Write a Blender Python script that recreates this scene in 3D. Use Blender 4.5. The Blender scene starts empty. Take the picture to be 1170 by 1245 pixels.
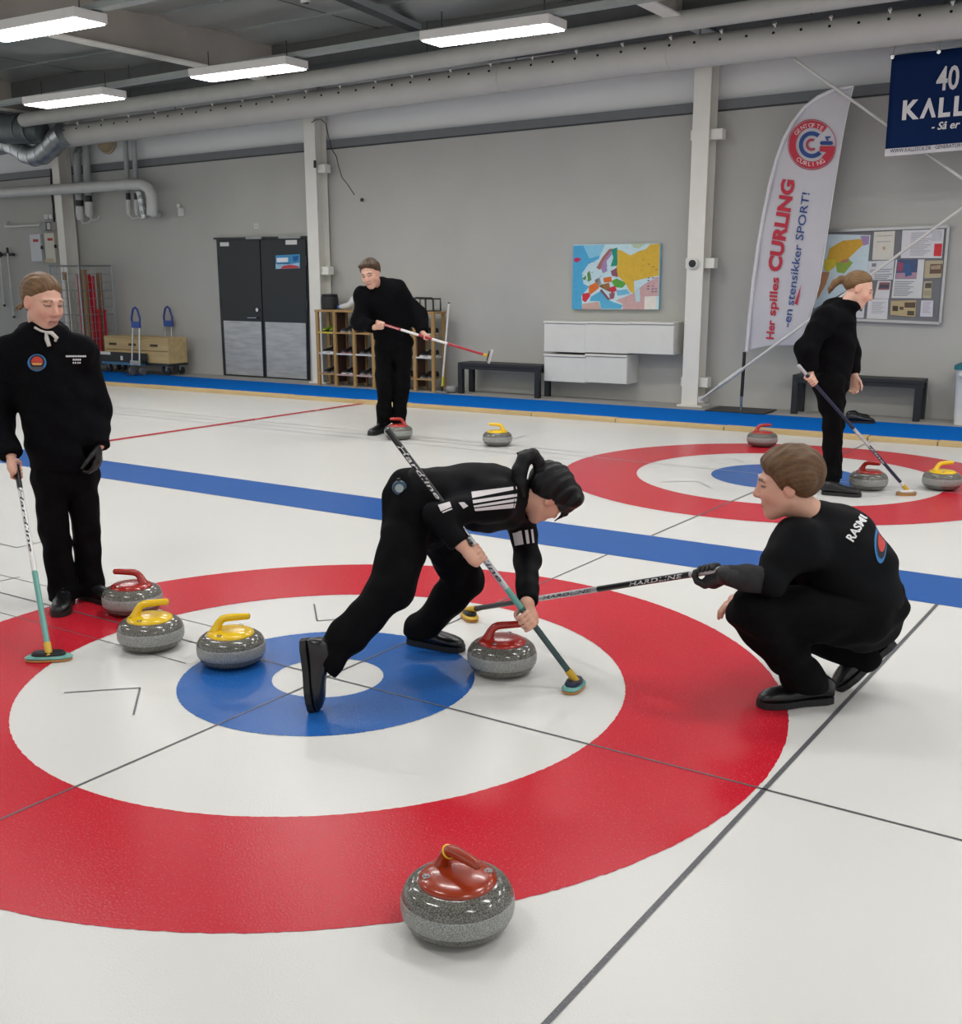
import bpy, bmesh, math, random
import numpy as np
from mathutils import Vector, Matrix
from mathutils.bvhtree import BVHTree
random.seed(7); rng = np.random.default_rng(7)
S = bpy.context.scene
COL = S.collection
W, H = 1170, 1245
# ---------------------------------------------------------------- camera (solved from the painted rings, lines and the hog line)
FPX, PCY = 1350.4, 661.0
CAM = np.array([2.921, -3.237, 1.606])
YAW, PITCH, ROLL = math.radians(-33.881), math.radians(13.592), math.radians(-0.1)
_cy, _sy, _cp, _sp = math.cos(YAW), math.sin(YAW), math.cos(PITCH), math.sin(PITCH)
FW = np.array([_sy*_cp, _cy*_cp, -_sp]); _r = np.array([_cy, -_sy, 0.]); _u = np.cross(_r, FW)
RT = _r*math.cos(ROLL) + _u*math.sin(ROLL); UP = -_r*math.sin(ROLL) + _u*math.cos(ROLL)
cd = bpy.data.cameras.new('camera'); cam = bpy.data.objects.new('camera', cd); COL.objects.link(cam)
cd.sensor_fit = 'VERTICAL'; cd.sensor_height = 24.0; cd.lens = FPX*24.0/H; cd.shift_y = (PCY-H/2)/H
cd.clip_start = .05; cd.clip_end = 200
cam.matrix_world = Matrix(((RT[0], UP[0], -FW[0], CAM[0]), (RT[1], UP[1], -FW[1], CAM[1]), (RT[2], UP[2], -FW[2], CAM[2]), (0, 0, 0, 1)))
S.camera = cam
# ---------------------------------------------------------------- world, exposure
wd = bpy.data.worlds.new('world'); S.world = wd; wd.use_nodes = True
wd.node_tree.nodes['Background'].inputs[0].default_value = (.97, .985, 1.0, 1)
wd.node_tree.nodes['Background'].inputs[1].default_value = .80
S.view_settings.view_transform = 'Standard'; S.view_settings.look = 'None'
S.view_settings.gamma = 1.0; S.view_settings.use_curve_mapping = False
S.view_settings.exposure = 0.13
S.cycles.use_denoising = True
S.cycles.max_bounces = 8; S.cycles.diffuse_bounces = 4; S.cycles.glossy_bounces = 4
LAMP_W = 25.0          # watts of one hall lamp
# ---------------------------------------------------------------- wall frame: s along the wall, d out of the wall into the hall
ANG = math.atan(.035); WA = 10.2
EX = np.array([math.cos(ANG), math.sin(ANG), 0.]); EN = np.array([math.sin(ANG), -math.cos(ANG), 0.])
EZ = np.array([0, 0, 1.])
WO = np.array([0, WA, 0.])
def WP(s, d, z): return WO + EX*s + EN*d + EZ*z
def ray(u, v):
    return RT*((u-W/2)/FPX) - UP*((v-PCY)/FPX) + FW
def AT(u, v, dep): return CAM + ray(u, v)*dep
def GR(u, v, z=0.):
    r = ray(u, v); return CAM + r*((z-CAM[2])/r[2])
def dep_of(p): return float((np.asarray(p)-CAM)@FW)
def WL(u, v, d=0.):
    """pixel -> (s, z) on the plane d metres in front of the wall"""
    r = ray(u, v); t = ((WO+EN*d-CAM)@EN)/(r@EN); p = CAM+r*t
    return float((p-WO)@EX), float(p[2])
def PROJ(p):
    q = np.asarray(p, float)-CAM; z = q@FW
    return W/2+FPX*(q@RT)/z, PCY-FPX*(q@UP)/z
# ---------------------------------------------------------------- materials
MATS = {}
def lin(c):
    if isinstance(c, str):
        c = [int(c[i:i+2], 16)/255 for i in (0, 2, 4)]
    return tuple(x/12.92 if x <= .04045 else ((x+.055)/1.055)**2.4 for x in c)
def mat(name, col, rough=.5, metal=0., var=.06, scale=6., bump=0., bscale=None, spec=.5, emit=0., trans=0., vcol=False, col2=None, aniso=None, coat=0.):
    """principled material with procedural tone variation (noise) and optional fine relief"""
    if name in MATS: return MATS[name]
    m = bpy.data.materials.new(name); m.use_nodes = True; MATS[name] = m
    nt = m.node_tree; N = nt.nodes; L = nt.links; b = N['Principled BSDF']
    c = lin(col)
    tc = N.new('ShaderNodeTexCoord'); nz = N.new('ShaderNodeTexNoise'); nz.inputs['Scale'].default_value = scale; nz.inputs['Detail'].default_value = 4
    src = tc.outputs['Object']
    if aniso:
        mp = N.new('ShaderNodeMapping'); mp.inputs['Scale'].default_value = aniso; L.new(src, mp.inputs[0]); src = mp.outputs[0]
    L.new(src, nz.inputs['Vector'])
    mx = N.new('ShaderNodeMix'); mx.data_type = 'RGBA'
    rp = N.new('ShaderNodeValToRGB'); rp.color_ramp.elements[0].position = .3; rp.color_ramp.elements[1].position = .7
    L.new(nz.outputs['Fac'], rp.inputs[0]); L.new(rp.outputs[0], mx.inputs[0])
    if vcol:
        at = N.new('ShaderNodeVertexColor'); at.layer_name = 'Col'
        mul = N.new('ShaderNodeMix'); mul.data_type = 'RGBA'; mul.blend_type = 'MULTIPLY'; mul.inputs[0].default_value = 1
        mx.inputs[6].default_value = (1-var, 1-var, 1-var, 1); mx.inputs[7].default_value = (1, 1, 1, 1)
        L.new(mx.outputs[2], mul.inputs[6]); L.new(at.outputs[0], mul.inputs[7]); outc = mul.outputs[2]
    else:
        c2 = lin(col2) if col2 else tuple(max(0, min(1, x*(1+var))) for x in c)
        c1 = c if col2 else tuple(x*(1-var) for x in c)
        mx.inputs[6].default_value = (*c1, 1); mx.inputs[7].default_value = (*c2, 1); outc = mx.outputs[2]
    L.new(outc, b.inputs['Base Color'])
    b.inputs['Roughness'].default_value = rough; b.inputs['Metallic'].default_value = metal
    b.inputs['Specular IOR Level'].default_value = spec
    if coat: b.inputs['Coat Weight'].default_value = coat; b.inputs['Coat Roughness'].default_value = .08
    if trans:
        b.inputs['Transmission Weight'].default_value = trans
    if emit:
        b.inputs['Emission Color'].default_value = (*c, 1); b.inputs['Emission Strength'].default_value = emit
    if bump:
        n2 = N.new('ShaderNodeTexNoise'); n2.inputs['Scale'].default_value = bscale or scale*6; n2.inputs['Detail'].default_value = 5
        L.new(src, n2.inputs['Vector'])
        bp = N.new('ShaderNodeBump'); bp.inputs['Strength'].default_value = bump; bp.inputs['Distance'].default_value = .01
        L.new(n2.outputs['Fac'], bp.inputs['Height']); L.new(bp.outputs[0], b.inputs['Normal'])
    return m
# ---------------------------------------------------------------- objects
def tag(o, label=None, cat=None, group=None, kind=None):
    if label: o['label'] = label
    if cat: o['category'] = cat
    if group: o['group'] = group
    if kind: o['kind'] = kind
    return o
def empty(name, loc, rz=0., label=None, cat=None, group=None):
    o = bpy.data.objects.new(name, None); COL.objects.link(o); o.location = loc; o.rotation_euler = (0, 0, rz)
    o.empty_display_size = .1
    return tag(o, label, cat, group)
def wempty(name, s, d, z, label=None, cat=None, group=None):
    return empty(name, WP(s, d, z), ANG, label, cat, group)
def link(name, me, m, parent=None):
    o = bpy.data.objects.new(name, me); COL.objects.link(o)
    if m is not None and not me.materials:
        for k in (m if isinstance(m, (list, tuple)) else [m]): me.materials.append(k)
    if parent is not None: o.parent = parent
    return o
class MB:
    """collects faces; build() links them as one mesh object"""
    def __init__(s): s.v = []; s.f = []; s.mi = []
    def add(s, vs, fs, mi=0):
        o = len(s.v); s.v += [tuple(map(float, p)) for p in vs]; s.f += [tuple(i+o for i in f) for f in fs]; s.mi += [mi]*len(fs); return s
    def box(s, x0, x1, y0, y1, z0, z1, mi=0):
        vs = [(x, y, z) for x in (x0, x1) for y in (y0, y1) for z in (z0, z1)]
        return s.add(vs, [(0, 1, 3, 2), (4, 6, 7, 5), (0, 4, 5, 1), (2, 3, 7, 6), (0, 2, 6, 4), (1, 5, 7, 3)], mi)
    def bar(s, a, b, w, h, up=(0, 0, 1), mi=0):
        a = np.array(a, float); b = np.array(b, float); d = b-a; d /= np.linalg.norm(d)
        x = np.cross(d, up); x /= np.linalg.norm(x); y = np.cross(x, d)
        vs = [p + x*i*w/2 + y*j*h/2 for p in (a, b) for i, j in ((-1, -1), (1, -1), (1, 1), (-1, 1))]
        return s.add(vs, [(0, 3, 2, 1), (4, 5, 6, 7), (0, 1, 5, 4), (1, 2, 6, 5), (2, 3, 7, 6), (3, 0, 4, 7)], mi)
    def tube(s, path, r, n=12, cap=True, mi=0):
        P = [np.array(p, float) for p in path]; rs = r if isinstance(r, (list, tuple)) else [r]*len(P)
        t0 = P[1]-P[0]; t0 /= np.linalg.norm(t0); up = np.array([0, 0, 1.]) if abs(t0[2]) < .9 else np.array([1., 0, 0])
        x = np.cross(t0, up); x /= np.linalg.norm(x); vs = []
        for i, p in enumerate(P):
            t = P[min(i+1, len(P)-1)]-P[max(i-1, 0)]; t /= np.linalg.norm(t)
            x = x-t*(x@t); x /= np.linalg.norm(x); y = np.cross(t, x)
            vs += [p+rs[i]*(x*math.cos(2*math.pi*k/n)+y*math.sin(2*math.pi*k/n)) for k in range(n)]
        fs = [(i*n+k, i*n+(k+1) % n, (i+1)*n+(k+1) % n, (i+1)*n+k) for i in range(len(P)-1) for k in range(n)]
        if cap: fs += [tuple(range(n))[::-1], tuple((len(P)-1)*n+k for k in range(n))]
        return s.add(vs, fs, mi)
    def cyl(s, a, b, r, n=16, r2=None, mi=0): return s.tube([a, b], [r, r if r2 is None else r2], n, True, mi)
    def lathe(s, prof, n=32, c=(0, 0, 0), mi=0, mat3=None):
        vs = []
        for r, z in prof:
            for k in range(n):
                a = 2*math.pi*k/n; p = np.array([r*math.cos(a), r*math.sin(a), z])
                vs.append((mat3@p if mat3 is not None else p)+np.array(c))
        fs = [(i*n+k, i*n+(k+1) % n, (i+1)*n+(k+1) % n, (i+1)*n+k) for i in range(len(prof)-1) for k in range(n)]
        fs += [tuple(range(n))[::-1], tuple((len(prof)-1)*n+k for k in range(n))]
        return s.add(vs, fs, mi)
    def prism(s, poly, y0, y1, axis='y', mi=0):
        """closed 2-D polygon (x,z) extruded along y (or (x,y) along z, (y,z) along x)"""
        n = len(poly)
        def q(a, b, c): return {'y': (a, c, b), 'z': (a, b, c), 'x': (c, a, b)}[axis]
        vs = [q(a, b, y0) for a, b in poly]+[q(a, b, y1) for a, b in poly]
        fs = [tuple(range(n)), tuple(range(2*n-1, n-1, -1))]+[(i, i+n, (i+1) % n+n, (i+1) % n) for i in range(n)]
        return s.add(vs, fs, mi)
    def mesh(s, name, smooth=None):
        me = bpy.data.meshes.new(name); me.from_pydata(s.v, [], s.f); 
        if any(s.mi): me.polygons.foreach_set('material_index', s.mi)
        bm = bmesh.new(); bm.from_mesh(me); bmesh.ops.recalc_face_normals(bm, faces=bm.faces); bm.to_mesh(me); bm.free()
        if smooth is not None:
            me.shade_smooth(); me.set_sharp_from_angle(angle=math.radians(smooth))
        me.update(); return me
    def build(s, name, m, parent=None, smooth=None, bevel=0.):
        o = link(name, s.mesh(name, smooth), m, parent)
        if bevel:
            md = o.modifiers.new('bevel', 'BEVEL'); md.width = bevel; md.segments = 2; md.limit_method = 'ANGLE'; md.angle_limit = math.radians(50)
        return o
def BOX(name, x0, x1, y0, y1, z0, z1, m, parent=None, bevel=0.): return MB().box(x0, x1, y0, y1, z0, z1).build(name, m, parent, None, bevel)
def children(o): return [c for c in bpy.data.objects if c.parent is o]
def copy_tree(o, parent=None):
    c = o.copy(); COL.objects.link(c); c.parent = parent
    for ch in children(o): copy_tree(ch, c)
    return c
def text_mesh(txt, size=1., shear=0., bold=0., align='LEFT', spacing=1., extrude=0.):
    """lettering as flat mesh in x-y, baseline at 0"""
    cu = bpy.data.curves.new('lettering', 'FONT'); cu.body = txt; cu.size = size; cu.shear = shear; cu.offset = bold; cu.align_x = align
    cu.space_character = spacing; cu.extrude = extrude; cu.resolution_u = 3
    ob = bpy.data.objects.new('lettering', cu); COL.objects.link(ob)
    bpy.context.view_layer.update(); dg = bpy.context.evaluated_depsgraph_get()
    me = bpy.data.meshes.new_from_object(ob.evaluated_get(dg)); me.materials.clear()
    bpy.data.objects.remove(ob); bpy.data.curves.remove(cu)
    return me
def text_to(txt, fn, name, m, parent, **k):
    """lettering mapped through fn(x,y)->(x,y,z)"""
    fit = k.pop('fit', None)
    me = text_mesh(txt, **k)
    xs = [v.co.x for v in me.vertices]
    if not xs: return None
    lo, hi = min(xs), max(xs)
    bm = bmesh.new(); bm.from_mesh(me)
    bmesh.ops.triangulate(bm, faces=bm.faces)
    for v in bm.verts:
        x = v.co.x
        if fit: x = (x-lo)/(hi-lo)*fit
        v.co = fn(x, v.co.y)
    bm.to_mesh(me); bm.free()
    return link(name, me, m, parent)
# ================================================================ STRUCTURE
def mat_ice(name, col, var, rough, frost=0.):
    if name in MATS: return MATS[name]
    m = bpy.data.materials.new(name); m.use_nodes = True; MATS[name] = m
    nt = m.node_tree; N = nt.nodes; L = nt.links; b = N['Principled BSDF']; c = lin(col)
    tc = N.new('ShaderNodeTexCoord'); n1 = N.new('ShaderNodeTexNoise'); n1.inputs['Scale'].default_value = 1.1; n1.inputs['Detail'].default_value = 6
    n2 = N.new('ShaderNodeTexNoise'); n2.inputs['Scale'].default_value = 150; n2.inputs['Detail'].default_value = 3
    L.new(tc.outputs['Object'], n1.inputs['Vector']); L.new(tc.outputs['Object'], n2.inputs['Vector'])
    mx = N.new('ShaderNodeMix'); mx.data_type = 'RGBA'
    mx.inputs[6].default_value = (*[x*(1-var) for x in c], 1); mx.inputs[7].default_value = (*[min(1, x*(1+var)) for x in c], 1)
    rp = N.new('ShaderNodeValToRGB'); rp.color_ramp.elements[0].position = .1; rp.color_ramp.elements[1].position = .9
    L.new(n1.outputs['Fac'], rp.inputs[0]); L.new(rp.outputs[0], mx.inputs[0])
    out = mx.outputs[2]
    if frost:
        r2 = N.new('ShaderNodeValToRGB'); r2.color_ramp.elements[0].position = .55; r2.color_ramp.elements[1].position = .85
        r2.color_ramp.elements[1].color = (frost, frost, frost, 1)
        m2 = N.new('ShaderNodeMix'); m2.data_type = 'RGBA'; m2.inputs[7].default_value = (.75, .74, .73, 1)
        L.new(n2.outputs['Fac'], r2.inputs[0]); L.new(r2.outputs[0], m2.inputs[0]); L.new(out, m2.inputs[6]); out = m2.outputs[2]
    L.new(out, b.inputs['Base Color'])
    b.inputs['Roughness'].default_value = rough; b.inputs['Specular IOR Level'].default_value = .42; b.inputs['IOR'].default_value = 1.31
    rr = N.new('ShaderNodeMapRange'); rr.inputs['To Min'].default_value = rough-.02; rr.inputs['To Max'].default_value = rough+.04
    L.new(n1.outputs['Fac'], rr.inputs['Value']); L.new(rr.outputs[0], b.inputs['Roughness'])
    bp = N.new('ShaderNodeBump'); bp.inputs['Strength'].default_value = .2; bp.inputs['Distance'].default_value = .004
    L.new(n2.outputs['Fac'], bp.inputs['Height']); L.new(bp.outputs[0], b.inputs['Normal'])
    return m
M_ICE = mat_ice('ice_white', 'd3d2ce', .012, .22)
M_RED = mat_ice('ice_red', 'bc1c2d', .07, .24, .14)
M_BLU = mat_ice('ice_blue', '1a5aa4', .07, .24, .14)
M_LINE = mat_ice('ice_line_dark', '5c5d60', .2, .3, .25)
M_LINE2 = mat_ice('ice_line_grey', 'a3a5a8', .12, .3, .5)
M_HOG = mat_ice('ice_hog_red', 'b02a38', .08, .26, .3)
M_WHITE_ST = mat('painted_steel_white', 'e2dfd6', .45, var=.03, scale=3, bump=.03)
M_WALL = mat('grey_wall_paint', 'b4b3ad', .85, var=.035, scale=1.2, bump=.05, bscale=90)
M_UP = mat('pale_wall_panel', 'e6e7e7', .6, var=.03, scale=.8)
M_TRIM = mat('grey_metal_trim', '6d7072', .5, var=.05)
M_FOIL = mat('foil_ceiling', 'b4b6b3', .30, .62, var=.22, scale=1.6, bump=.75, bscale=2.6, aniso=(.35, 1, 1))
M_BEAM = mat('warm_grey_beam', 'a39c93', .55, var=.06, scale=2)
M_DARKST = mat('dark_steel', '3c3f40', .5, .3, var=.1)
M_RAIL = mat('grey_rail', '9aa09d', .5, .2, var=.06)
M_DUCT = mat('light_grey_duct', 'c2c0ba', .5, var=.05, scale=2)
M_GALV = mat('galvanised', 'b4b8b9', .32, .8, var=.2, scale=8, bump=.1)
M_GALVD = mat('galvanised_dark', '5d6465', .45, .5, var=.2, scale=6)
M_CONC = mat('concrete_strip', 'a09e99', .8, var=.08, scale=5, bump=.1)
M_CARPET = mat('blue_carpet', '0567c0', .95, var=.06, scale=30, bump=.3, bscale=300, spec=.05)
M_WOOD = mat('pale_timber', 'c2a877', .65, var=.14, scale=5, bump=.1, aniso=(.25, 2, 2))
M_BLACK = mat('black_plastic', '151617', .45, var=.15)
M_WHITE = mat('white_plastic', 'd8d8d4', .4, var=.03)
# ---- ice floor with painted rings and lines
s0, s1 = -22., 9.
def wxy(s, d): p = WP(s, d, 0); return (p[0], p[1])
a, b = wxy(s0, 2.2), wxy(s1, 2.2)
floor = MB().prism([(a[0], -9.), (b[0], -9.), b, a], -.06, 0., 'z').build('floor', M_ICE)
tag(floor, 'white pebbled curling ice with painted rings and lines', kind='structure')
def ring(name, cx, cy, r0, r1, m, z, label):
    n = 720; ph = rng.normal(0, .0010, (2, n)); vs = []; fs = []
    for k in range(n):
        t = 2*math.pi*k/n
        for j, r in enumerate((r0, r1)):
            rr = r+ph[j, k] if r else 0
            vs.append((cx+rr*math.cos(t), cy+rr*math.sin(t), z))
    fs = [(2*k, 2*k+1, (2*k+3) % (2*n), (2*k+2) % (2*n)) for k in range(n)]
    o = MB().add(vs, fs).build(name, m, floor)
    if label: o['label'] = label
D2 = 5.597
for cx, cy, w in ((-.005, -.01, 'near'), (0, D2, 'far')):
    ring('red_ring', cx, cy, 1.213, 1.829, M_RED, .0012, f'wide red outer ring of the {w} house')
    ring('blue_ring', cx, cy, .227, .603, M_BLU, .0012, f'blue inner ring of the {w} house')
def icel(p, q, w, m=M_LINE, z=.0024, name='ice_line', label=None):
    p = np.array(p[:2], float); q = np.array(q[:2], float); t = (q-p)/np.linalg.norm(q-p); n = np.array([-t[1], t[0]])*w/2
    o = MB().add([(*(p-n), z), (*(q-n), z), (*(q+n), z), (*(p+n), z)], [(0, 1, 2, 3)]).build(name, m, floor)
    if label: o['label'] = label
icel((-.015, -4), (-.005, 2.46), .009, label='tee line across the near house')
icel((0, 3.05), (.05, 8.2), .012, label='tee line across the far house')
icel((-22, -.01), (9, -.01), .009, label='centre line through the near house')
icel((-22, D2), (9, D2), .010, M_LINE2, label='centre line through the far house')
icel((1.855, -6), (1.845, 2.46), .017, label='dark back line behind the near house')
icel((1.85, 3.05), (1.85, 8.2), .015, M_LINE2, label='back line behind the far house')
icel((-6.33, 3.05), (-6.33, 8.0), .10, M_HOG, name='hog_line', label='red hog line crossing the far sheet')
for dy in (-.22, .2):
    icel((-16, dy), (-.62, dy), .005, M_LINE, z=.0018)
    icel((-16, D2+dy), (-1.9, D2+dy), .012, M_LINE2, z=.0018)
def ipoly(pts, w=.008, m=M_LINE):
    g = [GR(*p) for p in pts]
    for i in range(len(g)-1): icel(g[i], g[i+1], w, m, z=.0026)
ipoly([(78, 842.7), (170.3, 836.6), (162.4, 869.7)])
ipoly([(382, 734.7), (385.7, 755.2), (420, 752.5)])
ipoly([(0, 661.5), (20.5, 666), (51, 659)])
ipoly([(0, 706.8), (24, 701.7)])
ipoly([(805, 586), (848, 585), (864, 593)], .014, M_LINE2)
ipoly([(889, 556.6), (907, 563)], .014, M_LINE2)
ipoly([(590, 545), (640, 529)], .014, M_LINE2)
div = MB().add([(-22, 2.462, .0012), (9, 2.462, .0012), (9, 3.045, .0012), (-22, 3.045, .0012)], [(0, 1, 2, 3)]).build('divider_band', mat_ice('ice_band_blue', '1d559c', .05, .3, .1), floor)
div['label'] = 'flat blue band between the two sheets'
# ---- concrete, carpet, timber edge
fc = MB().prism([wxy(s0, -.1), wxy(s1, -.1), wxy(s1, 2.22), wxy(s0, 2.22)], -.06, -.002, 'z').build('floor_concrete', M_CONC)
tag(fc, 'grey concrete strip along the wall', kind='structure')
cp = MB().prism([wxy(-21, 2.08), wxy(s1, 2.08), wxy(s1, .66), wxy(-7, .70), wxy(-14, .52), wxy(-21, .45)], -.002, .008, 'z').build('carpet_runner', M_CARPET)
tag(cp, 'bright blue carpet runner along the edge of the ice', 'carpet')
tr = empty('trim_1', WP(0, 0, 0), ANG); tr['kind'] = 'structure'; tr['label'] = 'low timber edge board between ice and carpet'
cuts = [-21.]+[WL(u, v, 2.2)[0] for u, v in ((176, 471), (352, 485), (430, 491), (495, 496), (646, 505), (748, 512), (880, 522), (1055, 534), (1140, 540))]+[4.5, 9.]
for i in range(len(cuts)-1):
    BOX('plank', cuts[i]+.004, cuts[i+1]-.004, -2.2, -2.08, -.002, .042+.004*(i % 2), M_WOOD, tr, .006)
# ---- back wall
wb = empty('wall_back', WP(0, 0, 0), ANG); wb['kind'] = 'structure'; wb['label'] = 'grey painted hall wall with pale upper panels'
tl = [WL(*t) for t in ((89, 208.5), (369, 186), (800, 140), (1081, 111))]
tz = np.polyfit([p[0] for p in tl], [p[1] for p in tl], 1)
def tzz(s): return tz[0]*s+tz[1]
MB().prism([(s0, -.002), (s1, -.002), (s1, tzz(s1)), (s0, tzz(s0))], 0, .2).build('lower_wall', M_WALL, wb)
MB().prism([(s0, tzz(s0)), (s1, tzz(s1)), (s1, 5.2), (s0, 5.2)], .03, .2).build('upper_panel', M_UP, wb)
MB().prism([(s0, tzz(s0)-.01), (s1, tzz(s1)-.01), (s1, tzz(s1)+.10), (s0, tzz(s0)+.10)], -.035, .05).build('panel_trim', M_TRIM, wb)
MB().prism([(s0, tzz(s0)-.028), (s1, tzz(s1)-.028), (s1, tzz(s1)-.01), (s0, tzz(s0)-.01)], -.02, .05).build('joint_strip', M_DARKST, wb)
# ---- ceiling: foil faced panels, each its own piece, on a dark deck
ce = empty('ceiling', (0, 0, 4.72)); ce['kind'] = 'structure'; ce['label'] = 'dull foil faced roof insulation panels'
BOX('roof_deck', -24, 10, -10, 11.2, .10, .2, M_DARKST, ce)
PX, PY = 2.9, 1.18
pv = []
def foil_panel(k):
    n = 7; rr = np.random.default_rng(k); vs = []; fs = []
    amp = rr.normal(0, .012, (3, 3))
    for i in range(n):
        for j in range(n):
            u, v = i/(n-1), j/(n-1); e = math.sin(math.pi*u)*math.sin(math.pi*v)
            z = -.07*e + e*1.5*sum(amp[a, b]*math.cos(3*a*u+1)*math.cos(4*b*v+a) for a in range(3) for b in range(3))
            vs.append(((u-.5)*(PX-.03), (v-.5)*(PY-.03), z))
    fs = [(i*n+j, i*n+j+1, (i+1)*n+j+1, (i+1)*n+j) for i in range(n-1) for j in range(n-1)]
    mb = MB().add(vs, fs); me = mb.mesh('panel', 60); me.materials.append(M_FOIL); return me
FP = [foil_panel(k) for k in range(6)]
for i in range(-8, 4):
    for j in range(-8, 10):
        o = link('panel', FP[(i*5+j*3) % 6], None, ce); o.location = (i*PX+.4, j*PY+.3, 0)
for k in range(-8, 10):
    BOX('seam_strip', -24, 10, k*PY+.3+PY/2-.03, k*PY+.3+PY/2+.03, -.01, .0, M_RAIL, ce)
tr2 = empty('trim_2', WP(0, 0, 0), ANG); tr2['kind'] = 'structure'; tr2['label'] = 'dark eaves edge where roof meets the wall'
BOX('eaves_board', s0, s1, -1.04, 0, 4.37, 4.71, mat('eaves_dark', '585a58', .6, var=.08), tr2)
# ---- columns and the roof beams standing on them
cols = []
def column(u, v, u2, v2, k, word):
    """front flange left/right pixel edges -> H column standing against the wall"""
    bz_ = (4.34, 4.22, 4.25)[len(cols)]; d = .30; sL, _ = WL(u, v, d); sR, _ = WL(u2, v2, d); w = sR-sL; c = (sL+sR)/2
    t = wempty('column', c, 0, 0, f'white steel column {word}', 'column', 'white steel columns along the wall')
    BOX('front_flange', -w/2, w/2, -.30, -.28, 0, bz_, M_WHITE_ST, t, .002)
    BOX('rear_flange', -w/2, w/2, -.06, -.04, 0, bz_, M_WHITE_ST, t, .002)
    BOX('column_web', -.012, .012, -.28, -.06, 0, bz_, M_WHITE_ST, t)
    BOX('base_plate', -w/2-.05, w/2+.07, -.33, -.02, -.002, .02, M_WHITE_ST, t)
    return t, c, w
for a_, k in (((835.5, 318, 855.5, 318), 'right of the white wall cabinets'), ((372.8, 262, 386.2, 262), 'beside the dark double door'), ((70.5, 291, 78.8, 291), 'behind the cage trolley')):
    cols.append(column(*a_, 0, k))
# short horizontal rail stubs bolted on the columns
def stub(ci, v, u, name='bracket'):
    t, c, w = cols[ci]; s_, z_ = WL(u, v, .18)
    MB().box(-w/2-.04, s_-c, -.25, -.12, z_-.06, z_+.06).build(name, M_WHITE_ST, t, None, .004)
for v, u in ((163, 881), (320, 871), (465, 863)): stub(0, v, u)
for v, u in ((205, 399), (329, 403)): stub(1, v, u)
for i, (t, c, w) in enumerate(cols):
    p = WP(c, 0, 0)
    g = empty('roof_beam', (p[0], p[1], 0), ANG, f'grey roof beam above the column {("right of the wall cabinets","beside the double door","behind the cage trolley")[i]}', 'beam', 'grey roof beams across the hall')
    m = M_DARKST if i == 0 else M_BEAM
    bz = (4.34, 4.22, 4.25)[i]
    BOX('beam_web', -.01, .01, -18, -.02, bz+.02, 4.71, M_BEAM, g)
    BOX('bottom_flange', -.1, .1, -18, -.02, bz, bz+.02, M_WHITE_ST, g)
    BOX('top_flange', -.1, .1, -18, -.02, 4.70, 4.715, M_BEAM, g)
# ================================================================ LAMPS
M_LED = mat('led_diffuser', 'ffffff', .4, emit=9.0, var=.0)
M_LAMPB = mat('lamp_housing', 'dddbd7', .45, var=.03)
lamp0 = None
def lamp(x, y, z, label, vis=True):
    """hanging LED panel, long side along the wall; its own light is an area light under the diffuser"""
    global lamp0
    if lamp0 is None:
        t = empty('ceiling_lamp', (0, 0, 0))
        MB().box(-.75, .75, -.19, .19, .012, .10).build('housing', M_LAMPB, t, None, .006)
        MB().box(-.73, .73, -.17, .17, .0, .013).build('diffuser', M_LED, t)
        g = MB()
        for i in range(1, 22): g.box(-.73+i*1.46/22-.003, -.73+i*1.46/22+.003, -.17, .17, -.006, .002)
        for j in (-.06, .06): g.box(-.73, .73, j-.003, j+.003, -.006, .002)
        g.build('louvre_grid', M_LAMPB, t)
        for s_ in (-.6, .6): MB().cyl((s_, 0, .10), (s_, 0, .30), .006, 6).build('hanger', M_DARKST, t)
        ld = bpy.data.lights.new('lamp_light', 'AREA'); ld.shape = 'RECTANGLE'; ld.size = 1.4; ld.size_y = .32; ld.energy = LAMP_W; ld.color = (1, .986, .966); ld.spread = math.radians(165)
        lo = bpy.data.objects.new('lamp_light', ld); COL.objects.link(lo); lo.parent = t; lo.location = (0, 0, -.012)
        lamp0 = t; o = t
    else: o = copy_tree(lamp0)
    o.location = (x, y, z); o.rotation_euler = (0, 0, ANG); tag(o, label, 'lamp', 'hall ceiling lamps'); return o
lamp(-6.93, 3.9, 3.87, 'lit ceiling lamp cut by the upper left picture edge')
lamp(-6.90, 6.6, 3.85, 'lit ceiling lamp under the grey beam by the long pipe')
lamp(-3.68, 6.8, 3.93, 'lit ceiling lamp nearest the top middle of the picture')
lamp(-9.53, 6.2, 3.71, 'smallest lit ceiling lamp above the galvanised elbow')
lamp(-.5, 6.95, 4.12, 'ceiling lamp outside the picture over the white column')
k = 0
words = ['first', 'second', 'third', 'fourth', 'fifth', 'sixth', 'seventh', 'eighth', 'ninth']
for y in (3.9, 1.0):
    for j, x in enumerate((-10.2, -6.93, -3.7, -.5, 2.7, 5.9)):
        if (y == 3.9 and x == -6.93): continue
        lamp(x, y, 3.95, f'ceiling lamp outside the picture over the {("far sheet","near sheet","open ice","camera side")[[3.9,1.0,-2.2,-5.2].index(y)]}, {words[j]} along the row')
for j, x in enumerate((-5.3, -.5, 4.3)): lamp(x, -2.2, 3.95, f'added ceiling lamp outside the picture over the open ice, {words[j]} along the row')  # unseen row added to brighten the near ice
for x in (2.7, 5.9): lamp(x, 7.0, 4.0, f'ceiling lamp outside the picture over the carpet, {"first" if x<4 else "second"} beyond the flag')
# ================================================================ DUCTS, PIPES, RAILS under the roof
def wpt(u, v, d):
    s_, z_ = WL(u, v, d); return (s_, -d, z_)
root = WP(0, 0, 0)
def wroot(name, label, cat, group=None): return empty(name, root, ANG, label, cat, group)
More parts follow.
